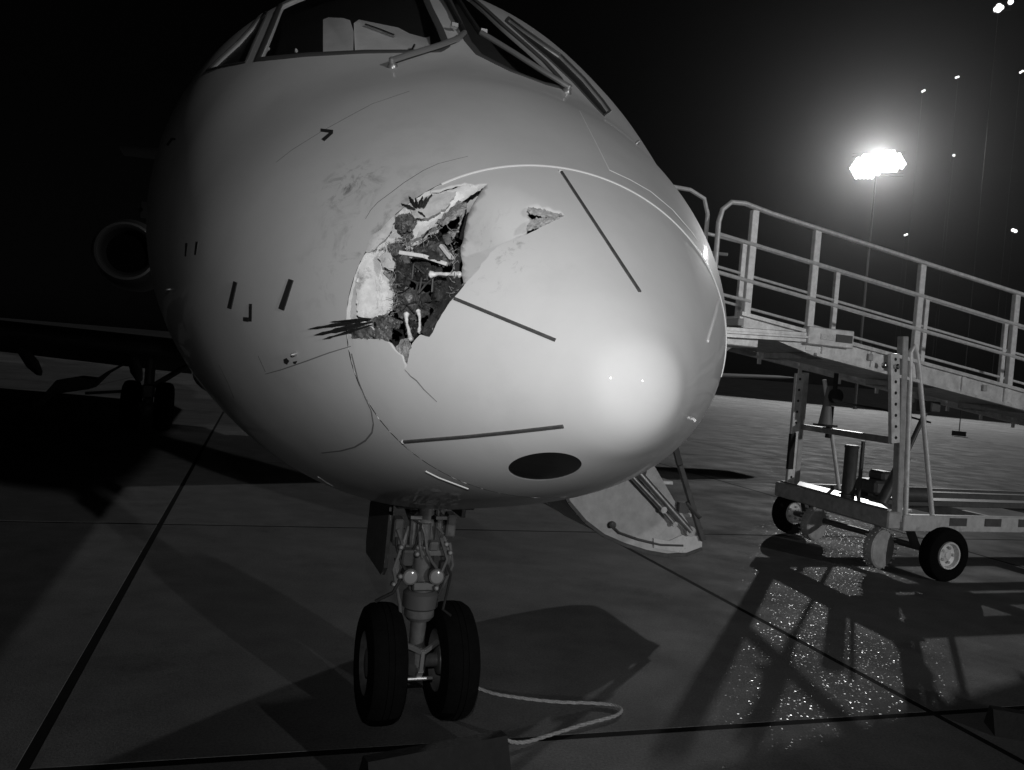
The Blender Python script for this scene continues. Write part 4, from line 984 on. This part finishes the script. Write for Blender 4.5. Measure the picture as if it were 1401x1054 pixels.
for ph in (0, 2.09, 4.19):
    q = []
    for i, p in enumerate(fine):
        d = (fine[min(i+1, len(fine)-1)]-fine[max(i-1, 0)]); u, v = basis(d); a = ph+i*.9; q.append(p+(u*math.cos(a)+v*math.sin(a))*.005)
    t.tube(q, .0058, 6)
t.build('rope', M['rope'], ck, angle=80)
chock(ground_pt(1436, 1012), R(-14), .62, .20, .13, 'black rubber chock lying alone at the bottom right corner on the slab joint')

# ------------------------------------------------------------------ bird remains
def feather(p0, p1, w_, bend, up):
    p0, p1 = Vector(p0), Vector(p1); d = p1-p0; sd_ = d.cross(Vector(up)).normalized(); n_ = sd_.cross(d).normalized(); V = []; F = []; K = 12
    for k in range(K+1):
        f = k/K; c = p0+d*f+n_*bend*math.sin(f*math.pi)+sd_*bend*.8*f*f; wd = w_*max(.05, math.sin(min(1, f*1.15+.05)*math.pi)**.6 if f < .8 else (1-f)/.2*.9+.03)*(1+.25*random.uniform(-1, 1))
        for u, h in ((-1, -.0015), (-.12, .001), (0, .003), (.12, .001), (1, -.0015), (0, -.003)): V.append(c+sd_*u*wd+n_*h)
    for k in range(K):
        for q in range(6): F.append((k*6+q, k*6+(q+1) % 6, (k+1)*6+(q+1) % 6, (k+1)*6+q))
    F += [tuple(range(6)), tuple(K*6+q for q in range(6))]
    mb = MB(); mb.v = [tuple(v) for v in V]; mb.f = F; return mb
def loc_empty(name, p, label, cat, group=None):
    w_ = l2w(np.array([p[:]]))[0]; e = tag(empty(name, tuple(w_), AIR_RZ), label, cat, group); return e, Vector(p)
def onoff(x, y, off): return on(x, y, off)
b0 = on(520, 447, .01); wingr, bo = loc_empty('torn_bird_wing', b0, 'torn bird wing with long dark feathers sticking out at the hole\'s lower left', 'bird wing')
def rel(mb, o): mb.v = [tuple(Vector(v)-o) for v in mb.v]; return mb
a_, b_ = ab(480, 450); nn = Vector(normal(np.array(a_), np.array(b_)))
for (x0, y0, x1, y1, w_, bd) in ((510,437,425,452,.0064,.006), (512,441,433,461,.0070,.008), (508,446,445,466,.0042,.006), (505,436,455,444,.003,.010)):
    rel(feather(on(x0, y0, .008), on(x1, y1, .010), w_, bd, nn), bo).build('feather', M['feather'], wingr)
def flesh(poly, d, parent, o, noise=.012, bulge=.012):
    f_ = rough_sheet('torn_flesh', poly, d, M['tissue'], bulge=bulge, noise=noise, step=2.0, wall=.02)
    f_.parent = parent; f_.data.transform(Matrix.Translation(-o)); return f_
flesh([(479,452),(492,446),(506,447),(516,452),(514,460),(500,463),(482,463)], -.004, wingr, bo, .008)
flesh([(512,450),(520,442),(528,446),(528,460),(520,466),(512,463)], .0, wingr, bo, .008)
flesh([(524,450),(531,446),(538,448),(536,462),(530,468),(523,464)], .004, wingr, bo, .008)
flesh([(508,436),(524,430),(540,436),(551,440),(546,449),(530,448),(516,446)], .01, wingr, bo, .012)
t0_ = into(575, 292, .004); tuft, to = loc_empty('feather_tuft', t0_, 'fan of short black feathers stuck on the upper edge of the hole', 'feather tuft')
a_, b_ = ab(575, 285); nn = Vector(normal(np.array(a_), np.array(b_)))
for (x0, y0, x1, y1, w_) in ((568,287,548,280,.0060), (570,285,558,269,.0062), (572,284,567,271,.005), (574,285,577,269,.0065), (577,284,583,270,.005), (579,285,590,266,.0058), (572,290,583,296,.004)):
    rel(feather(into(x0, y0, -.006), into(x1, y1, -.014), w_, .004, nn), to).build('feather', M['feather'], tuft)
flesh([(538,298),(550,290),(562,294),(568,288),(574,292),(570,304),(562,316),(550,320),(541,312)], .02, tuft, to, .016)
flesh([(552,318),(562,312),(566,322),(558,334),(550,330)], .06, tuft, to, .016)
def bone(pts, r, label):
    P_ = [into(x, y, d) for x, y, d in pts]; e, o = loc_empty('bone', P_[len(P_)//2], label, 'bone', None)
    Q_ = [P_[i].lerp(P_[i+1], k/4) for i in range(len(P_)-1) for k in range(4)]+[P_[-1]]; nq = len(Q_)-1
    rr = [r*(.72+.75*abs(2*i/nq-1)**2.2+random.uniform(-.14, .14)) for i in range(nq+1)]; Q_ = [q+Vector((random.uniform(-1, 1), random.uniform(-1, 1), random.uniform(-1, 1)))*r*.16 for q in Q_]
    t = MB(); t.tube([p-o for p in Q_], rr, 10); t.build('bone_shaft', M['bone'], e)
    for p in (P_[0], P_[-1]):
        t = MB(); t.box(p-o, (r*2.9, r*2.3, r*2.4), bev=r*.8); t.build('bone_end', M['bone'], e)
bone([(590,376,.05),(600,375,.05),(614,375,.055),(628,376,.06)], .0075, 'thick white bone lying level across the middle of the hole')
bone([(556,430,.04),(556,440,.035),(559,452,.03),(562,464,.02)], .0058, 'curved white bone hanging in the lower left of the hole')
bone([(572,426,.05),(574,434,.045),(574,446,.04),(574,454,.035)], .0052, 'short straight white bone hanging right of the curved one')

# ------------------------------------------------------------------ light masts
def mast(base, h, heads, label, name='floodlight_mast', pole=True, group=None, glow=None, size=.55):
    e = tag(empty(name, (base[0], base[1], 0), math.atan2(-base[0], base[1])*1.0), label, 'light mast', group)
    pr = .20 if len(heads) > 10 else .03
    t = MB(); t.tube([(0, 0, -.02), (0, 0, h*.5), (0, 0, h+.3)], [pr, pr*.75, pr*.45], 12); t.box((0, 0, .15), (.8, .8, .3)); t.build('pole', M['mast'], e)
    xs = [hd[0] for hd in heads]; t = MB()
    for z in sorted({hd[1] for hd in heads}): t.bar((min(xs)-.05, 0, h+z), (max(xs)+.05, 0, h+z), .06, .06)
    t.build('crossarm', M['mast'], e)
    ax = Vector((0, -1, -.30))
    for (x, z) in heads:
        c = Vector((x, -.12, h+z)); r = size*.5
        t = MB(); t.lathe(c, ax, [(-.12, r*.3), (-.06, r*.7), (.12, r), (.26, r*1.02), (.26, r*.96)], 20); hd = t.build('lamp_head', M['mast'], e)
        t = MB(); t.lathe(c, ax, [(.255, r*.95), (.275, r*.9), (.29, r*.5), (.295, .01)], 20); t.build('lamp_glass', glow or M['lampglow'], hd)
    return e
BLOOM_HEADS = []  # lamp heads packed into two ovals to imitate the floodlight's bloom
for r_ in range(-6, 7):
    for q in range(-9, 10):
        x_, z_ = q*.40+(.20 if r_ % 2 else 0), r_*.345
        if ((x_+1.1)/1.65)**2+((z_+.28)/1.40)**2 < 1 or ((x_-1.25)/1.6)**2+((z_-.22)/1.25)**2 < 1: BLOOM_HEADS.append((x_, z_))
mast(MAST, MAST_H, BLOOM_HEADS, 'tall floodlight mast glaring white beyond the boarding ramp', size=.50)
def far(px, py, D):
    d = ray(px, py); d = d/math.hypot(d[0], d[1]); return EYE+d*D
for (px, py, D, hd, sz, lab) in ((1366,13,58,[(-.12,-.05),(0,.12),(.14,.0),(.02,-.12),(.62,.28)],.34,'high bright lamp cluster in the top right corner of the night sky'),
        (1238,322,150,[(0,0),(.3,.15)],.36,'small distant lamp on a mast just right of the big floodlight pole'),
        (1386,315,130,[(0,0),(.3,-.15)],.5,'distant lamp on a mast at the right edge above the handrail'),
        (1305,213,170,[(0,0)],.5,'faint distant lamp on a mast right of the big floodlight'),
        (1262,126,120,[(0,0),(.22,.14)],.30,'leftmost of three high distant lamps in an arc'),
        (1311,106,120,[(0,0),(-.24,-.08)],.30,'middle of three high distant lamps in an arc'),
        (1396,100,120,[(0,0),(.22,.14)],.30,'rightmost of three high distant lamps in an arc')):
    p = far(px, py, D); mast((p[0], p[1]), p[2], hd, lab, 'distant_light_mast', glow=M['lampdim'], size=sz)

# ------------------------------------------------------------------ thin haze added to imitate lens glow round the floodlight
hz = bpy.data.materials.new('glare_haze'); hz.use_nodes = True; n = hz.node_tree; n.nodes.remove(n.nodes['Principled BSDF'])
pv = n.nodes.new('ShaderNodeVolumePrincipled'); pv.inputs['Color'].default_value = (1, 1, 1, 1); pv.inputs['Density'].default_value = .00019; pv.inputs['Anisotropy'].default_value = .92
n.links.new(pv.outputs[0], n.nodes['Material Output'].inputs['Volume'])
hz.cycles.volume_sampling = 'EQUIANGULAR'; hz.cycles.homogeneous_volume = True
t = MB(); x0, x1, y0, y1, z0, z1 = -80, 150, -30, 230, -1.2, 70
t.v = [(x, y, z) for x in (x0, x1) for y in (y0, y1) for z in (z0, z1)]
t.f = [(0, 1, 3, 2), (4, 6, 7, 5), (0, 4, 5, 1), (2, 3, 7, 6), (0, 2, 6, 4), (1, 5, 7, 3)]
hzo = t.build('glare_haze', hz, None, smooth=False); hzo['kind'] = 'stuff'
